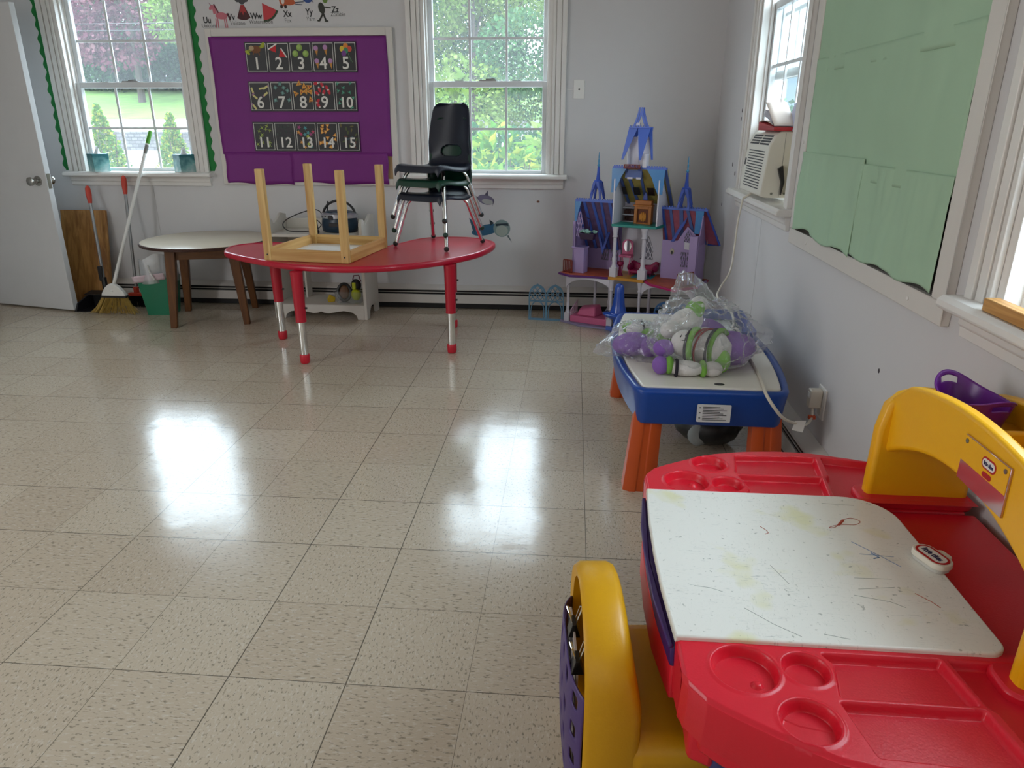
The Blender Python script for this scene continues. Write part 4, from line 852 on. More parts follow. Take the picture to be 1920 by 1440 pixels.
for sg in (-1, 1):
    for v in (-.10, -.06):
        m.prism([(.024 + sg * .045, 1.30), (.024 + sg * .030, 1.335), (.024 + sg * .016, 1.38), (.024 + sg * .010, 1.413), (.024 + sg * .003, 1.413), (.024 + sg * .006, 1.37), (.024 + sg * .020, 1.33), (.024 + sg * .033, 1.30)], 'y', v - .004, v + .004)
m.build('turret_spire', BLU2, t); MB().box(-.005, .022, -.095, -.07, 1.298, 1.325).build('turret_cap', CWH, t)
# lower back wall behind the sofa, right wing
m = MB(); m.box(-.12, .18, .100, .106, FO, .684); bw = m.build('back_wall', CWH, t)
MB().prism([(.01, .45), (.10, .45), (.085, .53), (.055, .61), (.03, .55)], 'y', .096, .0995).build('window', mat('grey_window', '#6b6a78', .4), bw)
m = MB(); lattice(m, .01, .10, .45, .61, .094, 3, .005); m.build('lattice', CWH, bw)
m = MB(); m.prism([(.19, FO), (.43, FO), (.43, .60), (.40, .655), (.35, .70), (.33, .67), (.29, .605), (.19, .605)], 'y', .0, .008); wr = m.build('wing_wall', LIL, t)
for u in (.335, .375):
    MB().prism([(u - .016, .44), (u + .016, .44), (u + .016, .535), (u - .016, .535)], 'y', -.003, -.0005).build('window', mat('grey_window', '#6b6a78', .4), wr)
    m = MB(); lattice(m, u - .016, u + .016, .44, .535, -.005, 2, .005, False); m.build('lattice', LIL, wr)
MB().prism([(.33, .605), (.39, .605), (.352, .68)], 'y', -.003, -.0005).build('window', mat('grey_window', '#6b6a78', .4), wr); m = MB(); lattice(m, .33, .385, .605, .68, -.005, 3, .004); m.build('lattice', LIL, wr)
MB().prism(oval(.26, .535, .013, .02), 'y', -.004, -.0005).build('cameo', mat('cameo_cream', '#b8b098', .5), wr); MB().prism(oval(.26, .528, .006, .012), 'y', -.006, -.004).build('cameo_figure', BLACK, wr)
MB().prism([(.345, .605), (.39, .60), (.40, .60), (.40, .555), (.345, .56)], 'y', -.03, -.025).build('white_tag', CWH, t)
m = MB(); m.box(.405, .455, -.135, -.105, FO, .66); m.box(.40, .49, -.14, .06, FO - .018, FO); m.box(.452, .460, -.12, .06, FO, .60); m.build('corner_pillar', LIL, t, bevel=.002)
m = MB(); m.prism([(-.12, .60), (.06, .60), (-.05, .78)], 'x', .452, .458); m.build('gable_wall', LIL, t)
roof('roof', .178, .470, -.02, .808, .05, .59, mat('roof_rose', '#a05268', .5, var=.15, vscale=30), [(.185, .02, .008), (.235, .02, .009), (.305, -.0, .012), (.345, .05, .010), (.40, .06, .008)], mat('roof_blue', '#4f68a8', .4))
m = MB(); m.hexa([(.475, .05, .59), (.545, .05, .59), (.545, .056, .594), (.475, .056, .594)], [(.455, -.02, .806), (.475, -.02, .806), (.475, -.01, .81), (.455, -.01, .81)]); m.build('roof_side', mat('roof_rose', '#a05268', .5), t)
MB().tube([(.182, -.024, .806), (.205, .046, .59)], .007, 6).build('roof_edge', BLU, t); m = MB(); m.tube([(.468, -.024, .808), (.552, .046, .588), (.475, .046, .588)], .007, 6); m.build('roof_edge', BLU, t)
m = MB(); m.box(.172, .475, -.035, -.012, .804, .818); [m.box(.175 + k * .0165, .183 + k * .0165, -.028, -.020, .818, .826) for k in range(18)]; m.build('ridge', BLU2, t)
MB().prism([(.405, .806), (.455, .806), (.455, .74), (.435, .665), (.405, .665)], 'y', -.042, -.036).build('roof_curtain', TBL, t, smooth=0)
m = MB(); m.prism([(.25, .60), (.30, .70), (.345, .76), (.335, .72), (.30, .66), (.27, .60)], 'y', -.012, -.006); m.build('roof_gable', BLU, t)
def railing(u0, v0, u1, v1, z0, h):
    m = MB(); a, b = Vector((u0, v0, 0)), Vector((u1, v1, 0))
    for k in range(6):
        p = a.lerp(b, k / 5); m.tube([(p.x, p.y, z0), (p.x, p.y, z0 + h * .96)], .0038 if k not in (0, 5) else .005, 6)
    for z in (z0 + .006, z0 + h): m.tube([(a.x, a.y, z), (b.x, b.y, z)], .005, 6)
    m.build('railing', RED, t)
railing(-.455, -.13, -.385, -.15, FO, .085); railing(.385, -.27, .45, -.15, FO, .085)
# hallway screens standing in the castle's ground floor
def gothic(label, loc, rz, m_, gap, nm='toy_screen'):
    q = thing(nm, label, 'toy screen', loc, rz, 'pointed arch toy screens'); w_ = .125
    for s in (-1, 1):
        c = s * w_ / 2; m = MB()
        out = [(c - w_ / 2, 0), (c + w_ / 2, 0), (c + w_ / 2, .17)] + [(c + w_ / 2 * math.cos(a) ** .9 , .17 + .085 * math.sin(a)) for a in [PI / 2 * i / 8 for i in range(1, 8)]] + [(c, .262)] + [(c - w_ / 2 * math.cos(a) ** .9, .17 + .085 * math.sin(a)) for a in [PI / 2 * i / 8 for i in range(7, 0, -1)]] + [(c - w_ / 2, .17)]
        cen = Vector((c, .12)); 
        def strip(poly, inset):
            n = len(poly); inn = [tuple(cen + (Vector(p) - cen) * inset) for p in poly]
            m.add([(p[0], -.004, p[1]) for p in poly] + [(p[0], -.004, p[1]) for p in inn] + [(p[0], .004, p[1]) for p in poly] + [(p[0], .004, p[1]) for p in inn],
                  [(i, (i + 1) % n, n + (i + 1) % n, n + i) for i in range(n)] + [(2 * n + i, 3 * n + i, 3 * n + (i + 1) % n, 2 * n + (i + 1) % n) for i in range(n)] + [(i, 2 * n + i, 2 * n + (i + 1) % n, (i + 1) % n) for i in range(n)] + [(n + i, n + (i + 1) % n, 3 * n + (i + 1) % n, 3 * n + i) for i in range(n)])
        strip(out, .88); m.box(c - w_ / 2 + .004, c + w_ / 2 - .004, -.003, .003, .133, .143)
        a_in = [(c + .044 * math.cos(a), .062 + .07 * abs(math.sin(a)) ** .8) for a in [PI * i / 14 for i in range(15)]]
        for i in range(14):
            p, r_ = a_in[i], a_in[i + 1]; k = 1.12
            m.prism([p, r_, (c + (r_[0] - c) * k, .06 + (r_[1] - .06) * k), (c + (p[0] - c) * k, .06 + (p[1] - .06) * k)], 'y', -.003, .003)
        m.box(c - .050, c - .044, -.003, .003, .004, .064); m.box(c + .044, c + .050, -.003, .003, .004, .064)
        lattice(m, c - .053, c + .053, .143, .255, 0, 3, .006)
        m.build('arch_panel', m_, q)
    return q
SB = mat('blue_grey_screen', '#5f8aa6', .35)
gothic('blue-grey double arched toy screen on the floor left of the castle', (-.165, 4.945, 0), R(-5), SB, 0)
gothic('deep blue double arched toy screen at the castle front behind the play table', (.655, 4.475, 0), R(-20), mat('deep_blue_screen', '#23588c', .35), 0)
# furniture inside (each a toy of its own), placed in castle coordinates
CM = Matrix.Translation(CO) @ Matrix.Rotation(CR, 4, 'Z')
def ctoy(nm, label, cat, u, v, z): return thing(nm, label, cat, CM @ Vector((u, v, z)), CR, 'toy castle furniture')
q = ctoy('toy_bed', 'pink toy bed on the ground floor of the castle', 'toy bed', -.25, -.07, .0145)
MB().box(-.135, .135, -.085, .06, .0, .045).build('bed_base', PKP, q, bevel=.004)
m = MB()
for s in (-1, 1):
    [m.tube([(s * .132, -.08 + k * .022, .045), (s * .132, -.08 + k * .022, .085 + .008 * k)], .003, 6) for k in range(6)]; m.tube([(s * .132, -.085, .082), (s * .132, .035, .13)], .004, 6)
m.build('bed_rail', mat('pale_pink', '#cfa8bf', .4), q)
MB().hexa([(-.10, -.06, .045), (.04, -.06, .045), (.06, .05, .045), (-.10, .05, .045)], [(-.09, -.03, .085), (.03, -.04, .115), (.04, .04, .12), (-.09, .04, .10)]).build('blanket', PKP, q, bevel=.01)
q = ctoy('toy_vanity', 'pink toy dressing table with arched mirror on the castle middle floor', 'toy dressing table', -.05, .0, FO + .0005)
m = MB(); m.box(-.045, .04, -.03, .03, .115, .13); [m.tube([(x, y, 0), (x * .8, y, .06), (x, y, .116)], .004, 8) for x in (-.038, .033) for y in (-.022, .022)]; m.build('table', PKP, q, bevel=.003)
MB().prism([(-.042, .13), (.036, .13), (.036, .20)] + [(-.003 + .039 * math.cos(a), .20 + .03 * math.sin(a)) for a in [PI * i / 12 for i in range(13)]] + [(-.042, .20)], 'y', .02, .028).build('mirror_frame', PKP, q, bevel=.002); MB().prism(oval(-.003, .185, .026, .038), 'y', .017, .0195).build('mirror', mat('toy_mirror', '#c9c4c8', .1, .8), q)
q = ctoy('toy_stool', 'small magenta toy stool in front of the castle dressing table', 'toy stool', -.068, -.065, FO + .0005); m = MB(); m.lathe([(.022, 0), (.01, .02), (.008, .06), (.024, .075), (.022, .095)], 14); m.build('stool', MAG, q)
q = ctoy('toy_sofa', 'magenta curved toy sofa on the castle middle floor', 'toy sofa', .068, .02, FO + .0035)
m = MB(); m.prism([(-.085, .01), (.07, .01), (.075, .035), (-.085, .035)], 'y', -.055, .03); m.build('seat', MAG, q, bevel=.01)
m = MB(); m.prism([(-.09, .01), (-.105, .06), (-.085, .09), (-.055, .075), (0, .06), (.04, .065), (.07, .09), (.098, .085), (.095, .055), (.07, .015)], 'y', .015, .04); m.build('backrest', MAG, q, bevel=.008)
[MB().ball((x, -.01, .05), (.018, .05, .025), 12, 8).build('armrest', MAG, q) for x in (-.09, .085)]; m = MB(); [m.tube([(x, y, 0), (x, y, .012)], .006, 8) for x in (-.07, .06) for y in (-.04, .02)]; m.build('leg', MAG, q)
q = ctoy('toy_fireplace', 'orange-brown toy fireplace on the castle top floor', 'toy fireplace', .058, -.02, .7015)
BRN = mat('fireplace_brown', '#b06a24', .45, var=.1, vscale=25)
m = MB(); frame_xz(m, -.058, .058, 0, .115, .02, .02, .008, .02, -.025, .02); m.box(-.064, .064, -.032, .022, .112, .122); m.box(-.055, .055, -.022, .018, .122, .15); m.build('surround', BRN, q, bevel=.002)
MB().box(-.039, .039, -.012, -.006, .008, .096).build('hearth', mat('hearth_brown', '#6a3012', .6), q); m = MB(); [m.prism(oval(x, .045, .006, h), 'y', -.016, -.0122) for x, h in ((-.018, .022), (-.008, .03), (.004, .033), (.015, .026))]; m.build('flames', mat('flame_orange', '#c9801e', .6), q)
q = ctoy('toy_fountain', 'blue toy fountain with a round basin at the front of the castle', 'toy fountain', .0, -.24, .0)
m = MB(); m.lathe([(.05, 0), (.045, .02), (.03, .05), (.035, .10), (.095, .118), (.108, .135), (.10, .142), (.06, .145), (.052, .16), (.042, .20), (.034, .26), (.032, .31), (.022, .335), (.004, .34)], 28, sy=.75); m.build('fountain', mat('fountain_blue', '#1f4fb5', .2, coat=.5), q, smooth=60)
q = ctoy('toy_planter', 'dark purple toy planter with leaves hanging in the castle left wing', 'toy planter', -.285, -.13, .59)
MB().hexa([(-.045, -.02, 0), (.045, -.02, 0), (.045, .02, 0), (-.045, .02, 0)], [(-.055, -.025, .04), (.055, -.025, .04), (.055, .025, .04), (-.055, .025, .04)]).build('box', mat('planter_purple', '#2c1038', .4), q, bevel=.002)
m = MB(); rng = random.Random(2); [m.ball((rng.uniform(-.05, .05), rng.uniform(-.02, .02), .045 + rng.random() * .012), (.014, .012, .008), 8, 6) for k in range(16)]; m.build('leaves', mat('planter_leaves', '#7fa59a', .5, var=.3, vscale=60), q); m = MB(); m.tube([(0, .03, .03), (0, .03, .13)], .003, 6); m.tube([(0, .03, .13), (-.05, .05, .14)], .003, 6); m.build('hook', mat('planter_purple', '#2c1038', .4), q)
# ---------------------------------------------------------------- right wall: air conditioner, board, sill block, outlet
ACW = mat('ac_ivory', '#ddd8cb', .4); ACD = mat('ac_dark', (.03, .03, .03), .6)
AC = t = thing('air_conditioner', 'ivory window air conditioner in the window on the right wall', 'air conditioner', (.98, 3.86, .979))
# outline in (x, z): front leans back towards the top
pr = [(.897, .992), (.925, .984), (1.22, .984), (1.22, 1.288), (.965, 1.288), (.945, 1.275), (.917, 1.22)]
MB().prism(pr, 'y', 3.635, 4.085).build('body', ACW, t, world=True, bevel=.005)
A, B = Vector((.897, 0, .992)), Vector((.917, 0, 1.22)); nf = Vector((-(B - A).z, 0, (B - A).x)).normalized()
if nf.x > 0: nf = -nf
def fpt(f_, y, d=0.0): p = A.lerp(B, f_) + nf * d; return (p.x, y, p.z)
m = MB()
for k in range(14):
    f0 = .12 + k * .058; m.hexa([fpt(f0, 3.70, .0012), fpt(f0, 4.02, .0012), fpt(f0, 4.02, -.002), fpt(f0, 3.70, -.002)], [fpt(f0 + .022, 3.70, .0012), fpt(f0 + .022, 4.02, .0012), fpt(f0 + .022, 4.02, -.002), fpt(f0 + .022, 3.70, -.002)])
m.build('intake_slot', ACD, t, world=True, smooth=0)
A2, B2 = Vector((.917, 0, 1.22)), Vector((.945, 0, 1.275)); n2 = Vector((-(B2 - A2).z, 0, (B2 - A2).x)).normalized(); n2 = -n2 if n2.x > 0 else n2
m = MB()
for y0, y1 in ((3.67, 3.845), (3.865, 4.04)):
    for k in range(4):
        p0, p1 = A2.lerp(B2, .08 + k * .22), A2.lerp(B2, .22 + k * .22); q0, q1 = p0 + n2 * .0012, p1 + n2 * .0012
        for a, b in ((0, .31), (.345, .655), (.69, 1)):
            ya, yb = y0 + (y1 - y0) * a, y0 + (y1 - y0) * b
            m.hexa([(p0.x, ya, p0.z), (p0.x, yb, p0.z), (q0.x, yb, q0.z), (q0.x, ya, q0.z)], [(p1.x, ya, p1.z), (p1.x, yb, p1.z), (q1.x, yb, q1.z), (q1.x, ya, q1.z)])
m.build('air_outlet', ACD, t, world=True, smooth=0)
m = MB(); m.hexa([fpt(.55, 4.05, .0012), fpt(.55, 4.075, .0012), fpt(.55, 4.075, 0), fpt(.55, 4.05, 0)], [fpt(.70, 4.05, .0012), fpt(.70, 4.075, .0012), fpt(.70, 4.075, 0), fpt(.70, 4.05, 0)]); m.build('control_panel', ACD, t, world=True, smooth=0)
m = MB(); m.box(.985, .987, 3.6335, 3.636, .99, 1.28); m.build('side_seam', mat('ac_seam', '#a39f94', .6), t, world=True)
[MB().tube([(x, 3.636, 1.005), (x, 3.631, 1.005)], .006, 10).build('screw', mat('screw_metal', '#8a887f', .3, .8), t, world=True) for x in (.95, 1.01)]
m = MB(); m.prism([(.965, 1.12), (.985, 1.135), (1.0, 1.06), (.99, 1.0), (.985, 1.06)], 'y', 3.612, 3.634); m.build('foam_strip', BLACK, t, world=True)
MB().box(1.02, 1.05, 3.47, 3.634, .979, 1.29).build('side_panel', mat('ac_side_panel', '#d8cfa8', .6), t, world=True); MB().box(1.02, 1.05, 4.086, 4.28, .979, 1.29).build('side_panel', mat('ac_side_panel', '#d8cfa8', .6), t, world=True)

# thick red paperback lying open on the air conditioner
t = thing('red_book', 'thick red paperback lying half open on the air conditioner', 'book', (.97, 3.76, 1.2885))
PAPER = mat('book_pages', '#bdbac2', .8); RB = mat('book_red', '#b3262b', .5); COV = mat('book_cover', '#dccabd', .6, var=.05)
HY, HZ_ = 3.625, 1.312
m = MB(); m.hexa([(.925, HY, 1.2892), (1.025, HY, 1.2892), (1.025, 3.93, 1.2892), (.925, 3.93, 1.2892)], [(.925, HY, 1.306), (1.025, HY, 1.306), (1.025, 3.93, 1.330), (.925, 3.93, 1.330)]); m.build('page_block', RB, t, world=True, bevel=.002)
m = MB(); [m.box(.9236, .925, HY + .005, 3.925, 1.292 + k * .0055, 1.2935 + k * .0055) for k in range(4)]; m.build('page_edges', mat('book_red_dark', '#8a1c22', .6), t, world=True)
def leaf_(u, v, ang, ln, droop): return (.925 + .10 * u, HY + .004 + ln * v * math.cos(ang), HZ_ + ln * v * math.sin(ang) - droop * v ** 3)
m = MB(); m.grid(lambda u, v: leaf_(u, v, R(9), .30, .03), 4, 12); m.build('title_page', COV, t, world=True, solid=.0015)
for k in range(5):
    m = MB(); m.grid(lambda u, v, k=k: leaf_(u, v, R(15 + k * 2.2), .245 - .006 * k, .018), 4, 10); m.build('page', PAPER, t, world=True, solid=.003)
m = MB(); m.grid(lambda u, v: leaf_(u, v, R(28), .235, .004), 4, 8); m.build('front_cover', COV, t, world=True, solid=.002)
m = MB(); [m.grid(lambda u, v, k=k: tuple(Vector(leaf_(.12 + .6 * u * (1 - .2 * (k % 2)), .66 + .07 * k + .02 * v, R(9), .30, .03)) + Vector((0, -.001, .003))), 5, 1) for k in range(4)]; m.build('print', mat('print_grey', '#8d7f78', .6), t, world=True)
t = thing('paper_booklet', 'pale bluish booklet standing in the window behind the red book', 'booklet', (1.035, 3.62, 1.2885))
m = MB(); m.grid(lambda u, v: (1.01 + .028 * v, 3.53 + .22 * u - .01 * v, 1.2895 + .16 * v * (1 - .25 * u) + .0 * u), 8, 8); m.build('cover', mat('bluish_paper', '#c3c6de', .7), t, world=True, solid=.004)

# second bulletin board with green paper
t = thing('bulletin_board', 'cream framed bulletin board covered with wrinkled green paper on the right wall', 'bulletin board', (RX, 2.55, .835))
m = MB(); y0, y1, z0, z1 = 1.855, 3.245, .835, 2.12
for a, b, c, e in ((y0, y1, z0, z0 + .062), (y0, y1, z1 - .06, z1), (y0, y0 + .072, z0 + .062, z1 - .06), (y1 - .072, y1, z0 + .062, z1 - .06)): m.box(.945, .97, a, b, c, e)
m.build('frame', PWOOD, t, world=True, bevel=.003)
MB().box(.9585, .969, y0 + .06, y1 - .06, z0 + .05, z1 - .05).build('backing', mat('backing_dark', '#4a4640', .8), t, world=True, smooth=0)
GRN = mat('green_paper', '#a6c4a6', .75, var=.03, vscale=3)
def gsheet(nm, ya, yb, za, zb, x, seed, amp=.006, bot=None, lean=0.0):
    g2 = crumple(amp, 3.0, seed)
    def fn(u, v):
        y = ya + (yb - ya) * u; z = za + (zb - za) * v
        if bot: z += (1 - v) * bot(u)
        rip = .5 + .5 * math.sin(u * 19 + seed + 1.2 * math.sin(v * 2 + seed)); fold = noise.noise(Vector((u * 9 + seed, v * 1.1, seed)))
        return (x - abs(g2(y, z)) - amp * 1.6 * abs(fold) - amp * .5 * rip - lean * (1 - v) ** 2, y, z)
    m = MB(); m.grid(fn, 60, 40); return m.build(nm, GRN, t, world=True, solid=.0006)
gsheet('green_paper', 1.915, 3.185, 1.51, 2.09, .9555, 3.0)
gsheet('green_paper', 1.930, 3.178, 1.15, 1.56, .9535, 9.0, bot=lambda u: .02 * (1 - u) * 0 - .01 * u)
gsheet('green_paper', 1.930, 2.56, .905, 1.20, .9515, 14.0, .007, bot=lambda u: .008 * math.sin(u * 14) + .012 * (1 - u) * 0, lean=.006)
gsheet('green_paper', 2.52, 3.185, .905, 1.215, .9495, 21.0, .007, bot=lambda u: .012 * math.sin(u * 11) - .01 + .02 * u, lean=.010)
[MB().tube([(.9455, y, z), (.9425, y, z)], .006, 10).build('screw', TRIM, t, world=True) for y, z in ((2.05, .864), (3.0, .868), (3.21, 1.25))]

o = MB().box(.915, .95, 1.42, 1.635, .9335, .963).build('wood_block', wood('block_wood', '#a87238', '#cf9d5c', 'Y', 1.2), bevel=.003); tag(o, 'short piece of raw wood lying on the near right window sill', 'wood block')

t = thing('wall_outlet', 'white electrical outlet plate low on the right wall', 'outlet', (RX, 2.62, .30))
MB().prism(rrect(2.578, 2.662, .265, .388, .006), 'x', .963, .97).build('plate', WHITE, t, world=True, bevel=.002)
m = MB(); m.prism(rrect(2.603, 2.637, .275, .315, .012), 'x', .9615, .963); m.build('socket', mat('socket_ivory', '#d6d0c4', .4), t, world=True)

IV = mat('ivory_cord', '#d9d2c3', .45)
t = AC
PLUG = MB().prism(rrect(2.602, 2.642, .305, .378, .008), 'x', .918, .962).build('plug', IV, t, world=True, bevel=.004)
m = MB(); m.box(.916, .918, 2.612, 2.622, .345, .365); m.box(.916, .918, 2.626, 2.634, .345, .365); m.build('plug_button', WHITE, PLUG, world=True)
cp = [(.880, 3.90, .956), (.860, 3.87, .829), (.848, 3.83, .711), (.824, 3.76, .604), (.761, 3.66, .535), (.735, 3.58, .509), (.748, 3.46, .498), (.765, 3.36, .478), (.760, 3.28, .452), (.735, 3.20, .443), (.715, 3.10, .470), (.718, 3.02, .494), (.735, 2.95, .455), (.733, 2.856, .434), (.722, 2.643, .433), (.705, 2.48, .433), (.702, 2.425, .424), (.729, 2.40, .384), (.770, 2.41, .340), (.838, 2.47, .297), (.892, 2.53, .270), (.925, 2.58, .280), (.935, 2.62, .308)]
m = MB(); m.tube(spline(cp, 8, False), .0062, 10, sq=.75); CABLE = m.build('power_cord', IV, t, world=True, smooth=60)
p = Vector(cp[-4]); MB().hexa([(p.x - .02, p.y - .012, p.z - .02), (p.x + .02, p.y - .012, p.z - .028), (p.x + .02, p.y - .011, p.z - .028), (p.x - .02, p.y - .011, p.z - .02)], [(p.x - .012, p.y - .012, p.z + .016), (p.x + .026, p.y - .012, p.z + .018), (p.x + .026, p.y - .011, p.z + .018), (p.x - .012, p.y - .011, p.z + .016)]).build('cord_tag', WHITE, CABLE, world=True)
q2 = Vector(cp[-2]); MB().box(q2.x - .012, q2.x + .012, q2.y - .008, q2.y + .008, q2.z - .006, q2.z + .007).build('cord_band', mat('orange_band', '#c9532c', .5), CABLE, world=True)
MB().tube([(1.0, 3.93, 1.0), (.93, 3.90, .987), tuple(cp[0])], .0062, 8).build('cord_end', IV, CABLE, world=True)

# ---------------------------------------------------------------- blue play table with bags of soft toys
BL = mat('play_table_blue', '#10449a', .32, bump=.04, bscale=150); ORP = mat('play_table_orange', '#c4501a', .4, bump=.05, bscale=150)
t = thing('play_table', 'blue toddler play table with white lid and chunky orange legs', 'play table', (.52, 3.0, 0))
def barrel(d, z, A=.335, B=.565, r=.055):      # plan outline of the table, moved inwards by d
    P = []
    def seg(p, q, n):
        return [(p[0] + (q[0] - p[0]) * i / n, p[1] + (q[1] - p[1]) * i / n) for i in range(n)]
    a, b, r_ = A - d, B - d, max(.012, r - d)
    P += seg((a, -b + r_), (a, b - r_), 20) + arc((a - r_, b - r_), r_, 0, PI / 2, 8)[:-1] + seg((a - r_, b), (-a + r_, b), 10) + arc((-a + r_, b - r_), r_, PI / 2, PI, 8)[:-1]
    P += seg((-a, b - r_), (-a, -b + r_), 20) + arc((-a + r_, -b + r_), r_, PI, 1.5 * PI, 8)[:-1] + seg((-a + r_, -b), (a - r_, -b), 10) + arc((a - r_, -b + r_), r_, 1.5 * PI, 2 * PI, 8)[:-1]
    return [(x * (1 - .20 * (y / B) ** 2), y, z) for x, y in P]
n = len(barrel(0, 0))
prof = [(.035, .285), (.028, .282), (.022, .29), (.004, .40), (.0, .412), (.004, .420), (.014, .424), (.028, .423), (.034, .417), (.04, .405)]
m = MB(); vs = []
for off, z in prof: vs += barrel(off, z)
m.add(vs, [tuple((len(prof) - 1) * n + k for k in range(n))] + [(r * n + k, r * n + (k + 1) % n, (r + 1) * n + (k + 1) % n, (r + 1) * n + k) for r in range(len(prof) - 1) for k in range(n)])
m.build('body', BL, t, smooth=60)
LID = mat('lid_white', '#e3ddd2', .3, bump=.02, bscale=160)
m = MB(); vs = []
for off, z in ((.037, .400), (.036, .421), (.040, .4255), (.046, .4265)): vs += barrel(off, z)
m.add(vs, [tuple(range(n))[::-1], tuple(3 * n + k for k in range(n))] + [(r * n + k, r * n + (k + 1) % n, (r + 1) * n + (k + 1) % n, (r + 1) * n + k) for r in range(3) for k in range(n)])
lid = m.build('lid', LID, t, smooth=50); MB().prism(oval(.035, -.49, .019, .013), 'z', .4262, .4270).build('finger_hole', BLACK, lid)
m = MB(); m.prism(rrect(-.05, .07, .306, .374, .004), 'y', -.5645, -.5605); sl = m.build('warning_sticker', mat('sticker_white', '#dcdcdc', .5), t)
m = MB(); [m.box(-.03, .055 - .012 * (k % 3), -.5652, -.5645, .314 + k * .0062, .3162 + k * .0062) for k in range(9)]; [m.box(-.043, -.037, -.5652, -.5645, z, z + .004) for z in (.32, .34, .36)]; m.build('sticker_print', INK, sl)
for sx in (-1, 1):
    for sy in (-1, 1):
        cx_, cy_ = sx * .215 - .0, sy * .485; m = MB()
        def oct_(s, w_): return [(cx_ + sx * s * .02 + i * w_, cy_ + sy * s * .012 + j * w_ * .8) for i, j in ((-1, -.7), (-.6, -1), (-.25, -1), (-.2, -.93), (.2, -.93), (.25, -1), (.6, -1), (1, -.7), (1, .7), (.6, 1), (.25, 1), (.2, .93), (-.2, .93), (-.25, 1), (-.6, 1), (-1, .7))]
        m.prism(oct_(1, .062), 'z', 0, .375, oct_(-.2, .050)); m.build('leg', ORP, t, bevel=.004)
t = thing('plastic_tray', 'blue shallow plastic tray lying on the far right corner of the play table', 'tray', (.708, 3.215, .4272), R(-3))
m = MB(); b0 = rrect(-.085, .085, -.18, .18, .02); b1 = rrect(-.105, .105, -.20, .20, .025); n = len(b0)
def rg(p, s, z): return [(q[0] * s, q[1] * s, z) for q in p]
vs = rg(b0, 1, 0) + rg(b1, .97, .042) + rg(b1, 1.0, .044) + rg(b1, 1.0, .058) + rg(b1, .965, .058) + rg(b1, .95, .044) + rg(b0, .97, .005)
m.add(vs, [tuple(range(n))[::-1], tuple(6 * n + k for k in range(n))] + [(r * n + k, r * n + (k + 1) % n, (r + 1) * n + (k + 1) % n, (r + 1) * n + k) for r in range(6) for k in range(n)]); m.build('tray', BL, t, bevel=.001)
o = thing('dotted_cloth', 'white cloth with dark green dotted border inside the blue tray', 'cloth', (.70, 3.215, .4335), R(-3))
m = MB(); m.grid(lambda u, v: (-.078 + .156 * u, -.172 + .344 * v, .004 + .003 * noise.noise(Vector((u * 5, v * 8, 1)))), 16, 30); cl = m.build('cloth', mat('cloth_white', '#d5dcd9', .8), o, solid=.002)
m = MB()
for r_, x in enumerate((-.07, -.055, .055, .07)): [m.box(x - .005, x + .005, -.165 + k * .026, -.147 + k * .026, .0085, .0092) for k in range(13)]
for y in (.162, .146, -.162): [m.box(-.07 + k * .024, -.054 + k * .024, y - .004, y + .004, .0085, .0092) for k in range(6)]
m.build('cloth_dots', mat('dot_green', '#2c5a48', .7), cl)

# soft toys: plain stuffed shapes in purple, white and lime, two clear bags
PV = mat('plush_purple', '#8a60b0', .9, bump=.6, bscale=220); PW = mat('plush_white', '#dbd7d3', .9, bump=.5, bscale=200); PG = mat('plush_lime', '#77ac44', .9, bump=.5, bscale=200); PD = mat('plush_dark', '#2b2630', .9)
def bag_film():
    m, nt, b = newmat('bag_film'); nt.nodes.remove(b); out = nt.nodes['Material Output']; N = nt.nodes.new; L = nt.links.new
    t_ = N('ShaderNodeBsdfTransparent'); t_.inputs[0].default_value = (.985, .985, .99, 1)
    g_ = N('ShaderNodeBsdfGlossy'); g_.inputs['Roughness'].default_value = .18; d_ = N('ShaderNodeBsdfDiffuse'); d_.inputs[0].default_value = (.86, .87, .90, 1); tr = N('ShaderNodeBsdfTranslucent'); tr.inputs[0].default_value = (.9, .9, .93, 1)
    a = N('ShaderNodeMixShader'); a.inputs[0].default_value = .5; L(d_.outputs[0], a.inputs[1]); L(tr.outputs[0], a.inputs[2])
    s_ = N('ShaderNodeMixShader'); s_.inputs[0].default_value = .42; L(a.outputs[0], s_.inputs[1]); L(g_.outputs[0], s_.inputs[2])
    f_ = N('ShaderNodeLayerWeight'); f_.inputs[0].default_value = .22; q = N('ShaderNodeMath'); q.operation = 'MULTIPLY_ADD'; q.use_clamp = True; q.inputs[1].default_value = .72; q.inputs[2].default_value = .10; L(f_.outputs['Facing'], q.inputs[0])
    x = N('ShaderNodeMixShader'); L(q.outputs[0], x.inputs[0]); L(t_.outputs[0], x.inputs[1]); L(s_.outputs[0], x.inputs[2]); L(x.outputs[0], out.inputs[0])
    tc = N('ShaderNodeTexCoord'); n2 = N('ShaderNodeTexNoise'); n2.inputs['Scale'].default_value = 16; n2.inputs['Detail'].default_value = 3; L(tc.outputs['Object'], n2.inputs['Vector'])
    bp = N('ShaderNodeBump'); bp.inputs['Strength'].default_value = .6; bp.inputs['Distance'].default_value = .02; L(n2.outputs['Fac'], bp.inputs['Height']); L(bp.outputs[0], g_.inputs['Normal'])
    return m
BAG = bag_film()
def lump(par, nm, m_, c, r, rz=0, ry=0):
    M_ = (Matrix.Rotation(rz, 3, 'Z') @ Matrix.Rotation(ry, 3, 'Y')); MB().ball(c, r, 20, 14, rot=M_, fn=lambda p: p * (1 + .05 * noise.noise(p * 22))).build(nm, m_, par, smooth=180)
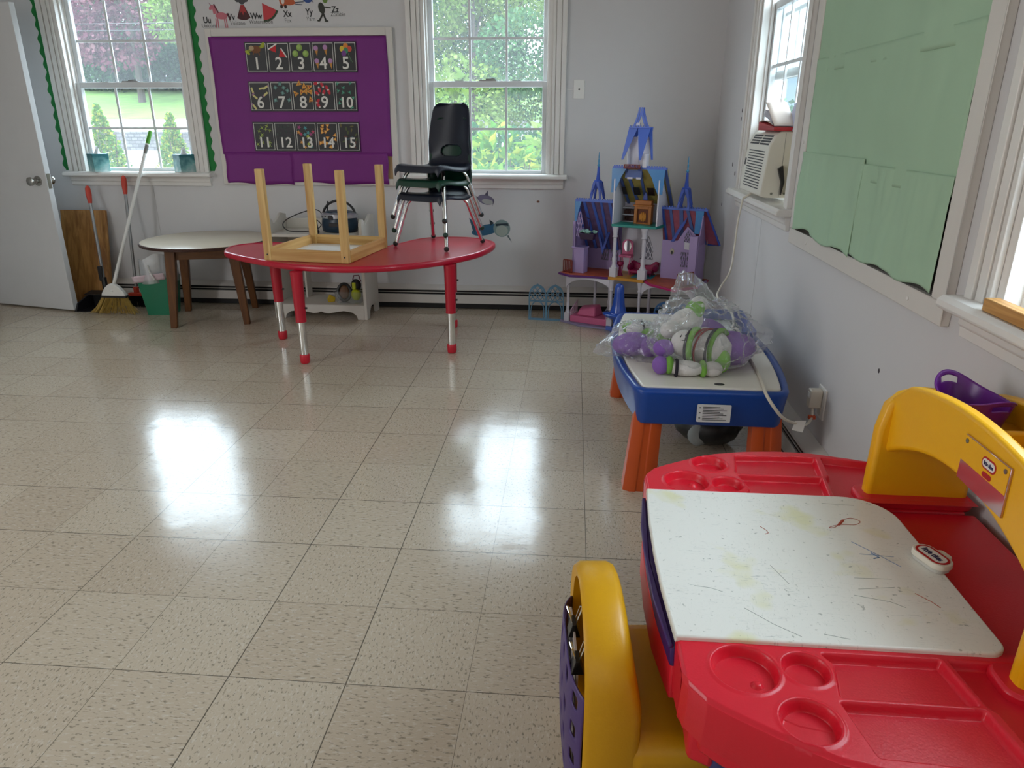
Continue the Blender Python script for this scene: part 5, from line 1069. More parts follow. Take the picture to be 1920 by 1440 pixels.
def band(par, nm, m_, c, r, th, rz=0, tilt=0):
    M_ = Matrix.Translation(c) @ Matrix.Rotation(rz, 4, 'Z') @ Matrix.Rotation(tilt, 4, 'X'); m = MB(); m.tube([(r * math.cos(a), 0, r * math.sin(a)) for a in [2 * PI * i / 24 for i in range(25)]], th, 8, False); m.xf(M_); m.build(nm, m_, par, smooth=180)
def bag(par, c, fn, seed, nu=120, nv=76):
    def f_(u, v):
        a = 2 * PI * u; b = -PI / 2 + PI * v; d_ = Vector((math.cos(b) * math.cos(a), math.cos(b) * math.sin(a), math.sin(b))); r_ = fn(d_)
        q = d_ * 4.2 + Vector((seed, 0, 0)); w_ = (1 - abs(noise.noise(q * .8))) ** 3 * .62 + (1 - abs(noise.noise(q * 1.9))) ** 3 * .30 + .05 * noise.noise(q * 4.1)
        r_ *= 1 + .24 * (w_ - .5); p = Vector(c) + d_ * r_; p.z = max(p.z, .0012); return p
    m = MB(); m.grid(f_, nu, nv); return m.build('bag', BAG, par, smooth=50)
t = thing('plush_bag', 'big clear plastic bag of purple, white and lime soft toys on the play table', 'bag of soft toys', (.50, 2.74, .4272), 0, 'clear bags of soft toys on the play table')
for nm, m_, c, r, rz, ry in (
    ('soft_toy_body', PW, (.03, -.045, .085), (.10, .07, .075), -20, 8), ('soft_toy_body', PV, (.135, .0, .07), (.075, .10, .066), 20, 0), ('soft_toy_body', PV, (.195, .07, .055), (.055, .05, .05), 0, 0),
    ('soft_toy_limb', PW, (-.055, -.07, .105), (.058, .050, .052), 35, 0), ('soft_toy_limb', PV, (-.135, -.085, .088), (.042, .036, .034), 10, 0), ('soft_toy_limb', PV, (-.15, -.135, .036), (.032, .036, .035), 0, 0),
    ('soft_toy_limb', PG, (-.118, -.138, .038), (.018, .034, .035), 0, 0), ('soft_toy_limb', PW, (-.06, -.148, .031), (.075, .031, .030), -6, 0), ('soft_toy_limb', PG, (.005, -.15, .031), (.013, .034, .033), 10, 0), ('soft_toy_limb', PW, (.04, -.148, .03), (.04, .029, .029), 5, 0),
    ('soft_toy_limb', PG, (.078, -.115, .05), (.018, .045, .045), 30, 20), ('soft_toy_limb', PW, (-.03, .09, .15), (.07, .06, .05), 25, -20), ('soft_toy_limb', PG, (.0, .10, .195), (.025, .05, .045), 30, 30), ('soft_toy_limb', PW, (.02, .12, .215), (.035, .04, .03), 10, 0),
    ('soft_toy_limb', PW, (-.10, .03, .13), (.05, .035, .035), 50, 0), ('soft_toy_limb', PV, (.07, .12, .10), (.08, .06, .05), 0, 20), ('soft_toy_limb', PG, (-.09, .10, .06), (.06, .045, .045), 0, 0)):
    lump(t, nm, m_, c, r, R(rz), R(ry))
band(t, 'lime_band', PG, (-.02, -.072, .10), .060, .012, R(60)); band(t, 'dark_band', PD, (-.035, -.073, .10), .060, .006, R(60)); band(t, 'dark_band', PD, (-.092, -.148, .031), .031, .006, R(85)); band(t, 'dark_band', PD, (.055, -.065, .085), .076, .005, R(55)); band(t, 'lime_band', PG, (.075, -.06, .085), .070, .010, R(50)); band(t, 'red_stripe', mat('plush_red', '#8a2a2c', .9), (.03, -.07, .085), .078, .004, R(40)); band(t, 'red_stripe', mat('plush_red', '#8a2a2c', .9), (.012, -.068, .085), .077, .004, R(40))
def bf(d):
    r_ = 1 / math.sqrt((d.x / .205) ** 2 + (d.y / .20) ** 2 + (max(d.z, 0) / .175) ** 2 + (min(d.z, 0) / .09) ** 2)
    pk = Vector((-.20, .55, .80)).normalized(); k = max(0, d.dot(pk)); r_ += .075 * k ** 26 + .035 * k ** 8
    tr = Vector((.90, -.25, .22)).normalized(); r_ += .05 * max(0, d.dot(tr)) ** 40
    return r_
bag(t, (.02, .0, .085), bf, 3.1)
m = MB(); M_ = Matrix.Translation((-.075, -.148, .150)) @ Matrix.Rotation(R(-35), 4, 'X') @ MY
for k in range(3):
    a = PI / 2 + k * 2 * PI / 3; p0 = Vector((.013 * math.cos(a + .5), .013 * math.sin(a + .5), 0)); p1 = Vector((.013 * math.cos(a + 1.6), .013 * math.sin(a + 1.6), 0)); m.tube([p0, p0.lerp(p1, .6)], .0013, 4); m.tube([p0.lerp(p1, .6), p0.lerp(p1, 1.0)], [.0035, .0003], 4)
m.xf(M_); m.build('recycling_mark', INK, t)
t = thing('plush_bag', 'smaller clear plastic bag of purple and lime soft toys overhanging the table edge', 'bag of soft toys', (.275, 2.86, .4272), R(10), 'clear bags of soft toys on the play table')
lump(t, 'soft_toy_body', PV, (-.02, -.03, .05), (.085, .055, .048), R(10)); lump(t, 'soft_toy_body', PV, (.04, -.065, .045), (.045, .04, .04)); lump(t, 'soft_toy_limb', PG, (.055, .0, .075), (.035, .032, .03)); lump(t, 'soft_toy_limb', PW, (.08, -.02, .05), (.03, .04, .035)); lump(t, 'soft_toy_limb', PW, (.03, .06, .085), (.06, .04, .034), R(20)); lump(t, 'soft_toy_limb', PG, (-.01, .075, .09), (.03, .028, .026)); band(t, 'dark_band', PD, (.035, .06, .085), .036, .005, R(100))
def bf2(d):
    r_ = 1 / math.sqrt((d.x / .125) ** 2 + (d.y / .135) ** 2 + (max(d.z, 0) / .085) ** 2 + (min(d.z, 0) / .05) ** 2)
    r_ += .075 * max(0, d.dot(Vector((-.93, -.28, -.06)).normalized())) ** 26 + .04 * max(0, d.dot(Vector((.1, -.8, -.3)).normalized())) ** 8
    return r_
bag(t, (.015, .0, .048), bf2, 8.2, 90, 56)
t = thing('dark_bag', 'dark rounded bag on the floor under the blue play table', 'bag', (.62, 2.98, .0))
MB().ball((0, 0, .10), (.15, .20, .10), 24, 14, fn=lambda p: Vector((p.x, p.y, max(p.z, -.098))) * (1 + .07 * noise.noise(p * 16))).build('sack', mat('dark_sack', (.018, .02, .022), .35), t, smooth=180)
MB().ball((-.06, -.16, .085), (.045, .02, .05), 14, 10, fn=lambda p: p * (1 + .1 * noise.noise(p * 30))).build('pale_patch', mat('pale_patch', '#98a0a0', .6), t)

# ---------------------------------------------------------------- red and yellow art desk in the foreground
RP = mat('desk_red', '#de1c32', .34, var=.03, vscale=5, bump=.10, bscale=260); YP = mat('desk_yellow', '#f2b20e', .36, bump=.07, bscale=240, var=.02); PP = mat('desk_purple', '#3d1d66', .35); BP = mat('desk_blue', '#153a86', .4)
DC = 1.277; DT = .497
desk = thing('art_desk', 'red and yellow plastic art desk with a large white drawing top', 'desk', (.57, DC, 0))
XL, XR = .198, .952
def youter(x):          # plan outline of a tray: distance from the desk's middle line
    s = (x - XL) / (XR - XL); P = [(0, .340), (.01, .362), (.04, .396), (.08, .418), (.16, .455), (.26, .494), (.37, .515), (.48, .524), (.60, .520), (.74, .492), (.86, .462), (.95, .42), (1, .385)]
    for (a, b), (c, e) in zip(P, P[1:]):
        if s <= c: f_ = (s - a) / (c - a); return b + (e - b) * f_
    return P[-1][1]
def sm(a, b, x): k = max(0, min(1, (x - a) / (b - a))); return k * k * (3 - 2 * k)
def sd_circ(x, y, c): return math.hypot(x - c[0], y - c[1]) - c[2]
def sd_poly(p, P):
    d_ = 1e9; s = 1; n = len(P)
    for i in range(n):
        a, b = Vector(P[i]), Vector(P[i - 1]); e = b - a; w_ = Vector(p) - a; q = w_ - e * max(0, min(1, w_.dot(e) / e.dot(e))); d_ = min(d_, q.dot(q))
        c = (p[1] >= a.y, p[1] < b.y, e.x * w_.y > e.y * w_.x)
        if all(c) or not any(c): s = -s
    return s * math.sqrt(d_)
CUPS = [(.300, .322, .050), (.372, .425, .040), (.398, .315, .034)]
POLY = [[(.435, .385), (.452, .478), (.60, .486), (.652, .482), (.638, .385)], [(.438, .368), (.452, .30), (.44, .278), (.622, .278), (.634, .368)], [(.664, .385), (.675, .484), (.80, .460), (.90, .43), (.94, .36), (.94, .278), (.642, .278), (.652, .37)]]
def tray_h(x, y):       # x world, y = distance from the middle line
    h = 0
    for c in CUPS: h = min(h, -.020 * (1 - sm(-.004, .004, sd_circ(x, y, c))))
    for P in POLY:
        if min(q[0] for q in P) - .008 < x < max(q[0] for q in P) + .008 and min(q[1] for q in P) - .008 < y < max(q[1] for q in P) + .008: h = min(h, -.017 * (1 - sm(-.001, .006, sd_poly((x, y), P))))
    h += .007 * (1 - sm(.004, .013, math.hypot(x - .318, y - .338)))
    cut = min([1] + [abs(sd_circ(x, y, c) - .006) for c in CUPS]); return h + (.0022 * (1 - sm(0, .006, cut)) if h > -.001 else 0)
def tray(sg):
    m = MB(); nu, nv = 420, 150; yin = .252; rows = []; ys = [j / nv for j in range(nv + 1)]
    def X(u): return XL + (XR - XL) * (u ** 1.25 if u < .2 else .2 ** 1.25 + (1 - .2 ** 1.25) * (u - .2) / .8)
    vs = []
    for v in ys:
        for i in range(nu + 1):
            x = X(i / nu); yo = youter(x); y = yin + (yo - yin) * v; e = (yo - y); z = DT + tray_h(x, y) - .006 * (1 - sm(0, .010, e)) - .004 * (1 - sm(0, .008, x - XL))
            vs.append((x, DC + sg * y, z))
    for dz, do in ((.016, .002), (.045, .001), (.085, -.008), (.10, -.012)):       # rounded apron hanging from the rim
        for i in range(nu + 1):
            x = X(i / nu); vs.append((x, DC + sg * (youter(x) + do), DT - dz))
    L = nu + 1; nr = nv + 5
    m.add(vs, [(j * L + i, j * L + i + 1, (j + 1) * L + i + 1, (j + 1) * L + i) for j in range(nr - 1) for i in range(nu)])
    # left end wall down from the rim
    m.add([(XL, DC + sg * .252, DT), (XL, DC + sg * .335, DT - .008), (XL + .002, DC + sg * .337, DT - .10), (XL + .004, DC + sg * .252, DT - .12)], [(0, 1, 2, 3)])
    return m.build('storage_tray', RP, desk, world=True, smooth=60)
tray(1); tray(-1)
m = MB(); m.hexa([(.215, DC - .30, .34), (.93, DC - .30, .34), (.93, DC + .30, .34), (.215, DC + .30, .34)], [(.205, DC - .25, .470), (XR - .01, DC - .25, .470), (XR - .01, DC + .25, .470), (.205, DC + .25, .470)])
m.prism([(.196, DC - .252), (.178, DC - .13), (.174, DC), (.178, DC + .13), (.196, DC + .252), (.26, DC + .252), (.26, DC - .252)], 'z', .36, .442); m.box(.70, XR - .005, DC - .252, DC + .252, .40, .4755); m.build('frame', RP, desk, world=True, bevel=.004)
for sg in (-1, 1):      # red body skirts and uprights under the trays
    m = MB(); m.prism([(.235, DC + sg * .255), (.235, DC + sg * .34), (.27, DC + sg * .37), (.36, DC + sg * .42), (.56, DC + sg * .46), (.80, DC + sg * .44), (.93, DC + sg * .36), (.93, DC + sg * .255)], 'z', .335, .478); m.build('under_tray', RP, desk, world=True, bevel=.006)
    m = MB(); m.prism([(.225, DC + sg * .255), (.222, DC + sg * .325), (.262, DC + sg * .345), (.285, DC + sg * .255)], 'z', .30, .41); m.build('upright', RP, desk, world=True, bevel=.008)
    for x0, x1 in ((.27, .40), (.80, .93)):
        m = MB(); a, b = sorted((DC + sg * .24, DC + sg * .37)); m.prism(rrect(x0, x1, a, b, .03), 'z', 0, .345, rrect(x0 + .01, x1 - .01, a + .01, b - .01, .03)); m.build('leg', BP, desk, world=True, bevel=.004)
# white drawing top with crayon marks
def scribble_mat():
    m, nt, b = newmat('drawing_top'); b.inputs['Roughness'].default_value = .28; N = nt.nodes.new; L = nt.links.new
    tc = N('ShaderNodeTexCoord')
    def nz(sc, det, sx=1, sy=1, dist=0, rot=0):
        mp = N('ShaderNodeMapping'); mp.inputs['Scale'].default_value = (sx, sy, 1); mp.inputs['Rotation'].default_value = (0, 0, rot); L(tc.outputs['Object'], mp.inputs['Vector'])
        n = N('ShaderNodeTexNoise'); n.inputs['Scale'].default_value = sc; n.inputs['Detail'].default_value = det; n.inputs['Distortion'].default_value = dist; L(mp.outputs[0], n.inputs['Vector']); return n.outputs['Fac']
    def rng(o, a, b_):
        r = N('ShaderNodeMapRange'); r.inputs['From Min'].default_value = a; r.inputs['From Max'].default_value = b_; L(o, r.inputs['Value']); return r.outputs[0]
    def mul(a, k):
        n = N('ShaderNodeMath'); n.operation = 'MULTIPLY'; L(a, n.inputs[0])
        if isinstance(k, float): n.inputs[1].default_value = k
        else: L(k, n.inputs[1])
        return n.outputs[0]
    def mix(f, a, c):
        n = N('ShaderNodeMix'); n.data_type = 'RGBA'; L(f, n.inputs[0])
        if isinstance(a, tuple): n.inputs[6].default_value = (*a, 1)
        else: L(a, n.inputs[6])
        n.inputs[7].default_value = (*c, 1); return n.outputs[2]
    c = mix(mul(rng(nz(7, 3), .60, .70), .55), hexc('#eeece4'), hexc('#e0dc98'))
    c = mix(mul(mul(rng(nz(1, 4, 260, 60, 1.5, .5), .62, .70), rng(nz(4, 2), .42, .6)), .35), c, hexc('#8f998a'))
    c = mix(mul(mul(rng(nz(1, 4, 40, 260, 2.0, .25), .62, .70), rng(nz(6, 2, 1, 1, 1), .42, .58)), .5), c, hexc('#7d8884'))
    c = mix(mul(rng(nz(90, 2), .70, .74), .5), c, hexc('#6f7468'))
    L(c, b.inputs['Base Color']); return m
WT = [(.196, -.262), (.188, -.12), (.186, 0), (.188, .12), (.196, .262), (.64, .262)] + [(.64 + .10 * math.cos(a), .162 + .10 * math.sin(a)) for a in [PI / 2 - PI / 2 * i / 8 for i in range(1, 9)]] + [(.742, -.232)] + [(.712 + .03 * math.cos(a), -.232 + .03 * math.sin(a)) for a in [-PI / 2 * i / 8 for i in range(9)]]
top = MB().prism([(x, DC + y) for x, y in WT], 'z', .490, .506).build('drawing_top', scribble_mat(), desk, world=True, bevel=.004, seg=3)
def stroke(m, pts, z=.5062, w_=.0007): m.tube([(x, y, z) for x, y in pts], w_, 5, True)
CR1 = mat('crayon_red', '#a8452f', .7); CR2 = mat('crayon_grey', '#969b92', .7); CR3 = mat('crayon_blue', '#6d86a8', .7)
m = MB(); stroke(m, [tuple(v)[:2] for v in spline([(.585, 1.395, 0), (.60, 1.41, 0), (.613, 1.428, 0), (.634, 1.438, 0), (.648, 1.424, 0), (.632, 1.410, 0), (.606, 1.408, 0), (.582, 1.40, 0), (.572, 1.392, 0), (.585, 1.395, 0)], 5, False)]); stroke(m, [(.596, 1.405), (.612, 1.426)], w_=.003); stroke(m, [(.425, 1.385), (.435, 1.37), (.436, 1.36), (.428, 1.355)]); stroke(m, [(.655, 1.17), (.675, 1.145), (.682, 1.13)]); m.build('crayon_marks', CR1, top, world=True)
m = MB(); stroke(m, [(.60, 1.34), (.64, 1.29), (.665, 1.255)]); stroke(m, [(.60, 1.295), (.665, 1.29)], w_=.0006); stroke(m, [(.625, 1.30), (.635, 1.285), (.622, 1.28)], w_=.0015); m.build('crayon_marks', CR3, top, world=True)
m = MB(); [stroke(m, p, w_=.00038) for p in ([(.56, 1.21), (.63, 1.212)], [(.555, 1.175), (.62, 1.185), (.625, 1.186)], [(.54, 1.155), (.60, 1.14), (.62, 1.125)], [(.41, 1.24), (.43, 1.18)], [(.33, 1.10), (.37, 1.06), (.41, 1.03)], [(.25, 1.16), (.28, 1.155), (.30, 1.145)], [(.59, 1.50), (.66, 1.495)], [(.45, 1.04), (.49, 1.03)])]; m.build('crayon_marks', CR2, top, world=True)
m = MB()
for sg in (1,): m.prism([(.192, DC - .255), (.179, DC - .13), (.176, DC), (.179, DC + .13), (.192, DC + .255), (.25, DC + .255), (.25, DC - .255)], 'z', .432, .480)
m.build('drawer', PP, desk, world=True, bevel=.006)
m = MB(); m.prism([(.187, DC - .258), (.173, DC - .13), (.170, DC), (.173, DC + .13), (.187, DC + .258), (.196, DC + .258), (.180, DC), (.196, DC - .258)], 'z', .474, .483); m.build('drawer_lip', PP, desk, world=True, bevel=.003)
# yellow hutch: two arched walls joined by sides and a shelf
def arch_top(y): return .822 - .55 * (y - DC) ** 2 if abs(y - DC) < .25 else .822 - .55 * .0625 - (abs(y - DC) - .25) * .75
def arch_bot(y): return .697 - 1.0 * (y - DC) ** 2
YS = [DC - .325 + .65 * i / 40 for i in range(41)]
def archwall(x0, x1, dz=0.0, inner=.40):
    pr = [(y, max(.476, arch_top(y) + dz)) for y in YS]; lo = []
    for y in reversed(YS):
        lo.append((y, arch_bot(y) + dz if abs(y - DC) < inner else .476))
    return MB().prism(pr + lo, 'x', x0, x1)
hutch = archwall(.742, .772).build('hutch_front', YP, desk, world=True, bevel=.009, seg=4)
archwall(.920, .950, -.012).build('hutch_back', YP, desk, world=True, bevel=.009, seg=4)
for sg in (-1, 1):
    y0, y1 = sorted((DC + sg * .296, DC + sg * .332))
    m = MB(); m.prism([(.716, .476), (.950, .476), (.950, .748), (.85, .758), (.80, .762), (.757, .750), (.730, .722), (.718, .66)], 'y', y0, y1); m.build('hutch_side', YP, desk, world=True, bevel=.012, seg=4)
    y0, y1 = sorted((DC + sg * .262, DC + sg * .352)); m = MB(); m.prism(rrect(.695, .955, y0, y1, .03), 'z', .474, .496); m.build('hutch_socket', RP, desk, world=True, bevel=.006)
m = MB(); m.grid(lambda u, v: (.768 + .156 * v, DC - .30 + .60 * u, .742 - .5 * (max(0, abs(u - .5) * .6 - .16)) ** 1.2), 30, 2); m.build('hutch_shelf', YP, desk, world=True, solid=.012, off=-1)
MB().box(.775, .92, 1.33, 1.347, .735, .768).build('shelf_divider', YP, desk, world=True, bevel=.006)
m = MB(); m.hexa([(.7405, 1.095, .712), (.7405, 1.262, .692), (.7415, 1.262, .692), (.7415, 1.095, .712)], [(.7405, 1.085, .792), (.7405, 1.232, .792), (.7415, 1.232, .792), (.7415, 1.085, .792)])
PLQ = [(1.274, .700), (1.274, .788), (1.127, .788), (1.124, .697)]
mp_ = MB().prism(PLQ, 'x', .7375, .742).build('mirror_plate', mat('plate_mirror', '#c9a9ab', .12, .85), desk, world=True, bevel=.001)
MB().prism([(1.2725, .738), (1.2725, .787), (1.1285, .787), (1.1275, .738)], 'x', .7366, .7376).build('plate_sticker', YP, mp_, world=True, smooth=0)
[MB().tube([(.7376, y, z), (.735, y, z)], .0045, 10).build('plate_screw', mat('screw_metal', '#8a887f', .3, .8), mp_, world=True) for y, z in ((1.262, .778), (1.138, .778))]
MX = Matrix(((0, 0, -1, 0), (-1, 0, 0, 0), (0, 1, 0, 0), (0, 0, 0, 1)))     # text in XY -> upright, facing -x
LRED = mat('logo_red', '#b3121f', .4); LWH = mat('logo_white', '#e6e1d8', .4); LBL = mat('logo_navy', '#141c52', .5)
def logo(par, M_, w_, h, t0=.0006):
    MB().prism(rrect(-w_ / 2, w_ / 2, -h / 2, h / 2, h * .48, 8), 'z', 0, t0).xf(M_).build('logo_border', LRED, par, world=True, smooth=0)
    MB().prism(rrect(-w_ * .43, w_ * .43, -h * .36, h * .36, h * .34, 8), 'z', t0, t0 * 1.6).xf(M_).build('logo_field', LWH, par, world=True, smooth=0)
    m = MB(); m.mesh(text_mesh('little tikes', h * .42, bold=h * .012), M_ @ Matrix.Translation((0, -h * .01, t0 * 1.6)) @ Matrix.Diagonal((w_ / h * .40, 1.15, 1, 1))); m.build('logo_text', LBL, par, world=True, smooth=0)
logo(mp_, Matrix.Translation((.7365, 1.185, .766)) @ MX, .044, .022)
MB().prism(rrect(-.014, .014, -.005, .005, .0045), 'z', 0, .0006).xf(Matrix.Translation((.7365, 1.185, .745)) @ MX).build('small_badge', LRED, mp_, world=True, smooth=0)

t = thing('eraser', 'white eraser with a red rounded border lying on the drawing top', 'eraser', (.728, 1.272, .5066), R(-71))
m = MB(); m.prism(rrect(-.040, .040, -.023, .023, .020, 8), 'z', .008, .020); m.prism(rrect(-.016, .016, .015, .037, .008), 'z', .009, .017); m.build('cap', mat('eraser_cream', '#e6dfcf', .4), t, bevel=.002)
MB().prism(rrect(-.036, .036, -.020, .020, .017, 6), 'z', 0, .009).build('felt', mat('felt_white', '#c9c6bd', .9), t)
Mz = Matrix.Translation(t.location) @ Matrix.Rotation(R(-71), 4, 'Z') @ Matrix.Translation((0, 0, .0202)); logo(t, Mz, .070, .038, .0006)

# purple tub on the hutch shelf
t = thing('plastic_tub', 'purple oval plastic tub with handle slots on top of the yellow desk hutch', 'tub', (.846, 1.468, .7335), R(96))
PT_ = mat('tub_purple', '#6a1f86', .3)
def tubf(sc, rise):
    def f_(u, v):
        a = 2 * PI * u; rx, ry = (.074 + .024 * v) * sc, (.044 + .014 * v) * sc; e = abs(math.cos(a)); h = .052 + .026 * e ** 3
        return (rx * math.cos(a), ry * math.sin(a), .003 + v * h)
    return f_
def slot(u, v):
    a = 2 * PI * u; return (abs(math.cos(a)) > .93) and .70 < v < .88
m = MB(); m.grid(tubf(1, 0), 72, 24, slot); m.build('tub_wall', PT_, t, solid=.0025, off=-1)
m = MB(); m.tube([Vector(tubf(1.0, 0)(i / 72, 1.0)) for i in range(73)], .0022, 6, False); m.build('rim', PT_, t)
MB().prism([(.074 * math.cos(2 * PI * k / 40), .044 * math.sin(2 * PI * k / 40)) for k in range(40)], 'z', 0, .004).build('tub_base', PT_, t)

# yellow chair pushed up to the desk
CY = 1.192
ch = thing('toddler_chair', 'yellow plastic toddler chair with a purple back pocket beside the desk', 'chair', (.22, CY, 0))
YS2 = mat('chair_yellow', '#dca206', .36, bump=.07, bscale=240, var=.02)
def arch_ring(inset, z0, n=28):    # side view outline of the back in (y, z)
    pts = [(CY - .185 + inset, z0)]
    for i in range(n + 1):
        a = PI - PI * i / n; pts.append((CY + (.178 - inset) * math.cos(a) * (1 if True else 1), .318 + (.178 - inset) * math.sin(a) ** .85))
    pts.append((CY + .185 - inset, z0)); return pts
def loft(rings, nm, m_, par, caps=True, **k):
    m = MB(); n = len(rings[0]); vs = [p for r in rings for p in r]
    fs = [(r * n + i, r * n + (i + 1) % n, (r + 1) * n + (i + 1) % n, (r + 1) * n + i) for r in range(len(rings) - 1) for i in range(n)]
    if caps: fs += [tuple(range(n))[::-1], tuple((len(rings) - 1) * n + i for i in range(n))]
    m.add(vs, fs); return m.build(nm, m_, par, world=True, **k)
def at_x(poly, fx): return [(fx(z), y, z) for y, z in poly]
bk = lambda d: (lambda z: .034 + d + .055 * max(0, (.40 - z)) * (d / .085) - .03 * max(0, z - .42) * 0)
o0, o1 = arch_ring(0, .002), arch_ring(.006, .002); i0 = arch_ring(.035, .002)
rim = loft([at_x(arch_ring(.03, .002), lambda z: .075), at_x(arch_ring(.03, .002), lambda z: .038), at_x(arch_ring(.008, .002), lambda z: .034), at_x(arch_ring(0, .002), lambda z: .045), at_x(arch_ring(0, .002), lambda z: .098 + .026 * (1 - sm(.27, .50, z))), at_x(arch_ring(.006, .002), lambda z: .110 + .027 * (1 - sm(.27, .50, z))), at_x(arch_ring(.02, .002), lambda z: .116 + .027 * (1 - sm(.27, .50, z)))], 'backrest', YS2, ch, smooth=60)
m = MB(); m.box(.105, .445, CY - .182, CY + .182, .0, .262); m.build('seat', YS2, ch, world=True, bevel=.038, seg=7, smooth=60)
def pk(u, v):
    y = CY - .155 + .31 * u; z = .08 + (.265 + .02 * math.sin(PI * u)) * v; return (.012 + .026 * abs(2 * u - 1) ** 4 - .004 * math.sin(PI * v), y, z)
def pkh(u, v): return (int(u * 31) % 6 in (2, 3)) and (int(v * 28) % 7 in (2, 3, 4)) and .08 < v < .93 and .05 < u < .95
m = MB(); m.grid(pk, 31, 28, pkh); m.build('back_pocket', mat('pocket_purple', '#4a3572', .4), ch, world=True, sub=1, solid=.005)
ch.rotation_euler = (0, 0, R(4.5))
def chp(x, y): k = R(4.5); return (.22 + (x - .22) * math.cos(k) - (y - CY) * math.sin(k), CY + (x - .22) * math.sin(k) + (y - CY) * math.cos(k))
t = thing('drawing_board', 'grey white board standing in the purple pocket behind the yellow chair', 'board', (.0265, CY, .12))
MB().prism([(CY - .10, .12), (CY + .10, .12), (CY + .10, .345)] + [(CY + .10 * math.cos(a), .345 + .04 * math.sin(a)) for a in [PI * i / 10 for i in range(11)]] + [(CY - .10, .345)], 'x', .0245, .0285).build('panel', mat('board_grey', '#b5aaa6', .5), t, world=True); t.location = (*chp(.0265, CY), .12); t.rotation_euler = (0, 0, R(4.5))
def clip(label, y, z, x):
    q = thing('binder_clip', label, 'binder clip', (*chp(x, y), z), R(4.5), 'binder clips on the chair back')
    MB().prism([(-.012, -.016), (.012, -.016), (.004, .014), (-.004, .014)], 'y', -.016, .016).build('clip_body', mat('clip_black', (.02, .02, .02), .25, .6), q, bevel=.001)
    for s in (-1, 1):
        m = MB(); m.tube([(s * .004, -.007, .013), (s * .012, -.009, .040), (s * .015, 0, .046), (s * .012, .009, .040), (s * .004, .007, .013)], .0014, 6); m.build('wire_handle', CHROME, q)
clip('black binder clip farther up on the board behind the yellow chair', CY - .0, .385, .027)
clip('black binder clip nearer the camera on the board behind the yellow chair', CY - .085, .370, .027)
# ---------------------------------------------------------------- outdoors
def ground(name, pts, m_, x0=-45, x1=14, kind='structure', label=None, cat=None, n=20):
    m = MB(); L = len(pts) - 1
    m.grid(lambda u, v: (x0 + (x1 - x0) * u, pts[round(v * L)][0], pts[round(v * L)][1] + .12 * noise.noise(Vector((u * 9, v * 4, 1))) * (1 if name == 'lawn' else 0)), n, L)
    o = m.build(name, m_); o['kind'] = kind; return tag(o, label, cat)
ground('driveway', [(5.6, -.5), (12, -.35), (20, .05), (26, .35)], mat('pale_asphalt', '#8d8a86', .9, var=.08, vscale=2))
m, nt, b = newmat('stone_blocks'); b.inputs['Roughness'].default_value = .9
tc = nt.nodes.new('ShaderNodeTexCoord'); mp = nt.nodes.new('ShaderNodeMapping'); mp.inputs['Rotation'].default_value = (PI / 2, 0, 0); br = nt.nodes.new('ShaderNodeTexBrick')
br.inputs['Scale'].default_value = 2.2; br.inputs['Color1'].default_value = (*hexc('#5f5d5d'), 1); br.inputs['Color2'].default_value = (*hexc('#474647'), 1); br.inputs['Mortar'].default_value = (*hexc('#38373a'), 1); br.inputs['Mortar Size'].default_value = .03
nt.links.new(tc.outputs['Object'], mp.inputs[0]); nt.links.new(mp.outputs[0], br.inputs['Vector']); nt.links.new(br.outputs[0], b.inputs['Base Color'])
o = MB().box(-45, -4, 26, 26.4, .2, .98).build('retaining_wall', m); o['kind'] = 'structure'; o['label'] = 'grey stone block retaining wall outside the left window'; o['category'] = 'retaining wall'
ground('road', [(26.4, .98), (29, 1.2), (33, 1.42)], mat('road_grey', '#94918d', .9, var=.05, vscale=1))
GR = mat('lawn_grass', '#557a28', .95, var=.25, vscale=1.4)
ground('lawn', [(33, 1.42), (36, 1.8), (40, 2.35), (46, 3.1), (60, 4.2)], GR, n=60)
def leaves(m, c, r, n, size, rng, up=.3, long=1.0):
    for k in range(n):
        while True:
            p = Vector((rng.uniform(-1, 1), rng.uniform(-1, 1), rng.uniform(-1, 1)))
            if .25 < p.length < 1: break
        p = p.normalized() * (p.length ** .5); q = Vector((c[0] + p.x * r[0], c[1] + p.y * r[1], c[2] + p.z * r[2]))
        d_ = (p + Vector((rng.uniform(-1, 1), rng.uniform(-1, 1), rng.uniform(-.6, .6) - up))).normalized(); s = d_.cross(Vector((rng.uniform(-1, 1), rng.uniform(-1, 1), rng.uniform(-1, 1)))).normalized()
        z = size * rng.uniform(.6, 1.25); nrm = d_.cross(s)
        m.add([q, q + d_ * z * .5 * long + s * z * .38 + nrm * z * .08, q + d_ * z * long, q + d_ * z * .5 * long - s * z * .38 + nrm * z * .08], [(0, 1, 2, 3)])
BARK = mat('bark', '#3f362f', .95, var=.2, vscale=3)
LM = {'purple': leafmat('leaf_purple', ['#45202f', '#5f3844', '#735056', '#3a1c2c']), 'light': leafmat('leaf_light', ['#5f7c3a', '#738b45', '#4d6830', '#8a985a']), 'green': leafmat('leaf_green', ['#385c38', '#4a6f44', '#2b4a30', '#67865c']), 'dark': leafmat('leaf_dark', ['#264a30', '#355c3d', '#1f3d28', '#4a7049']), 'bright': leafmat('leaf_bright', ['#3f6a2c', '#5c8034', '#94983c', '#305a28', '#4f7836'])}
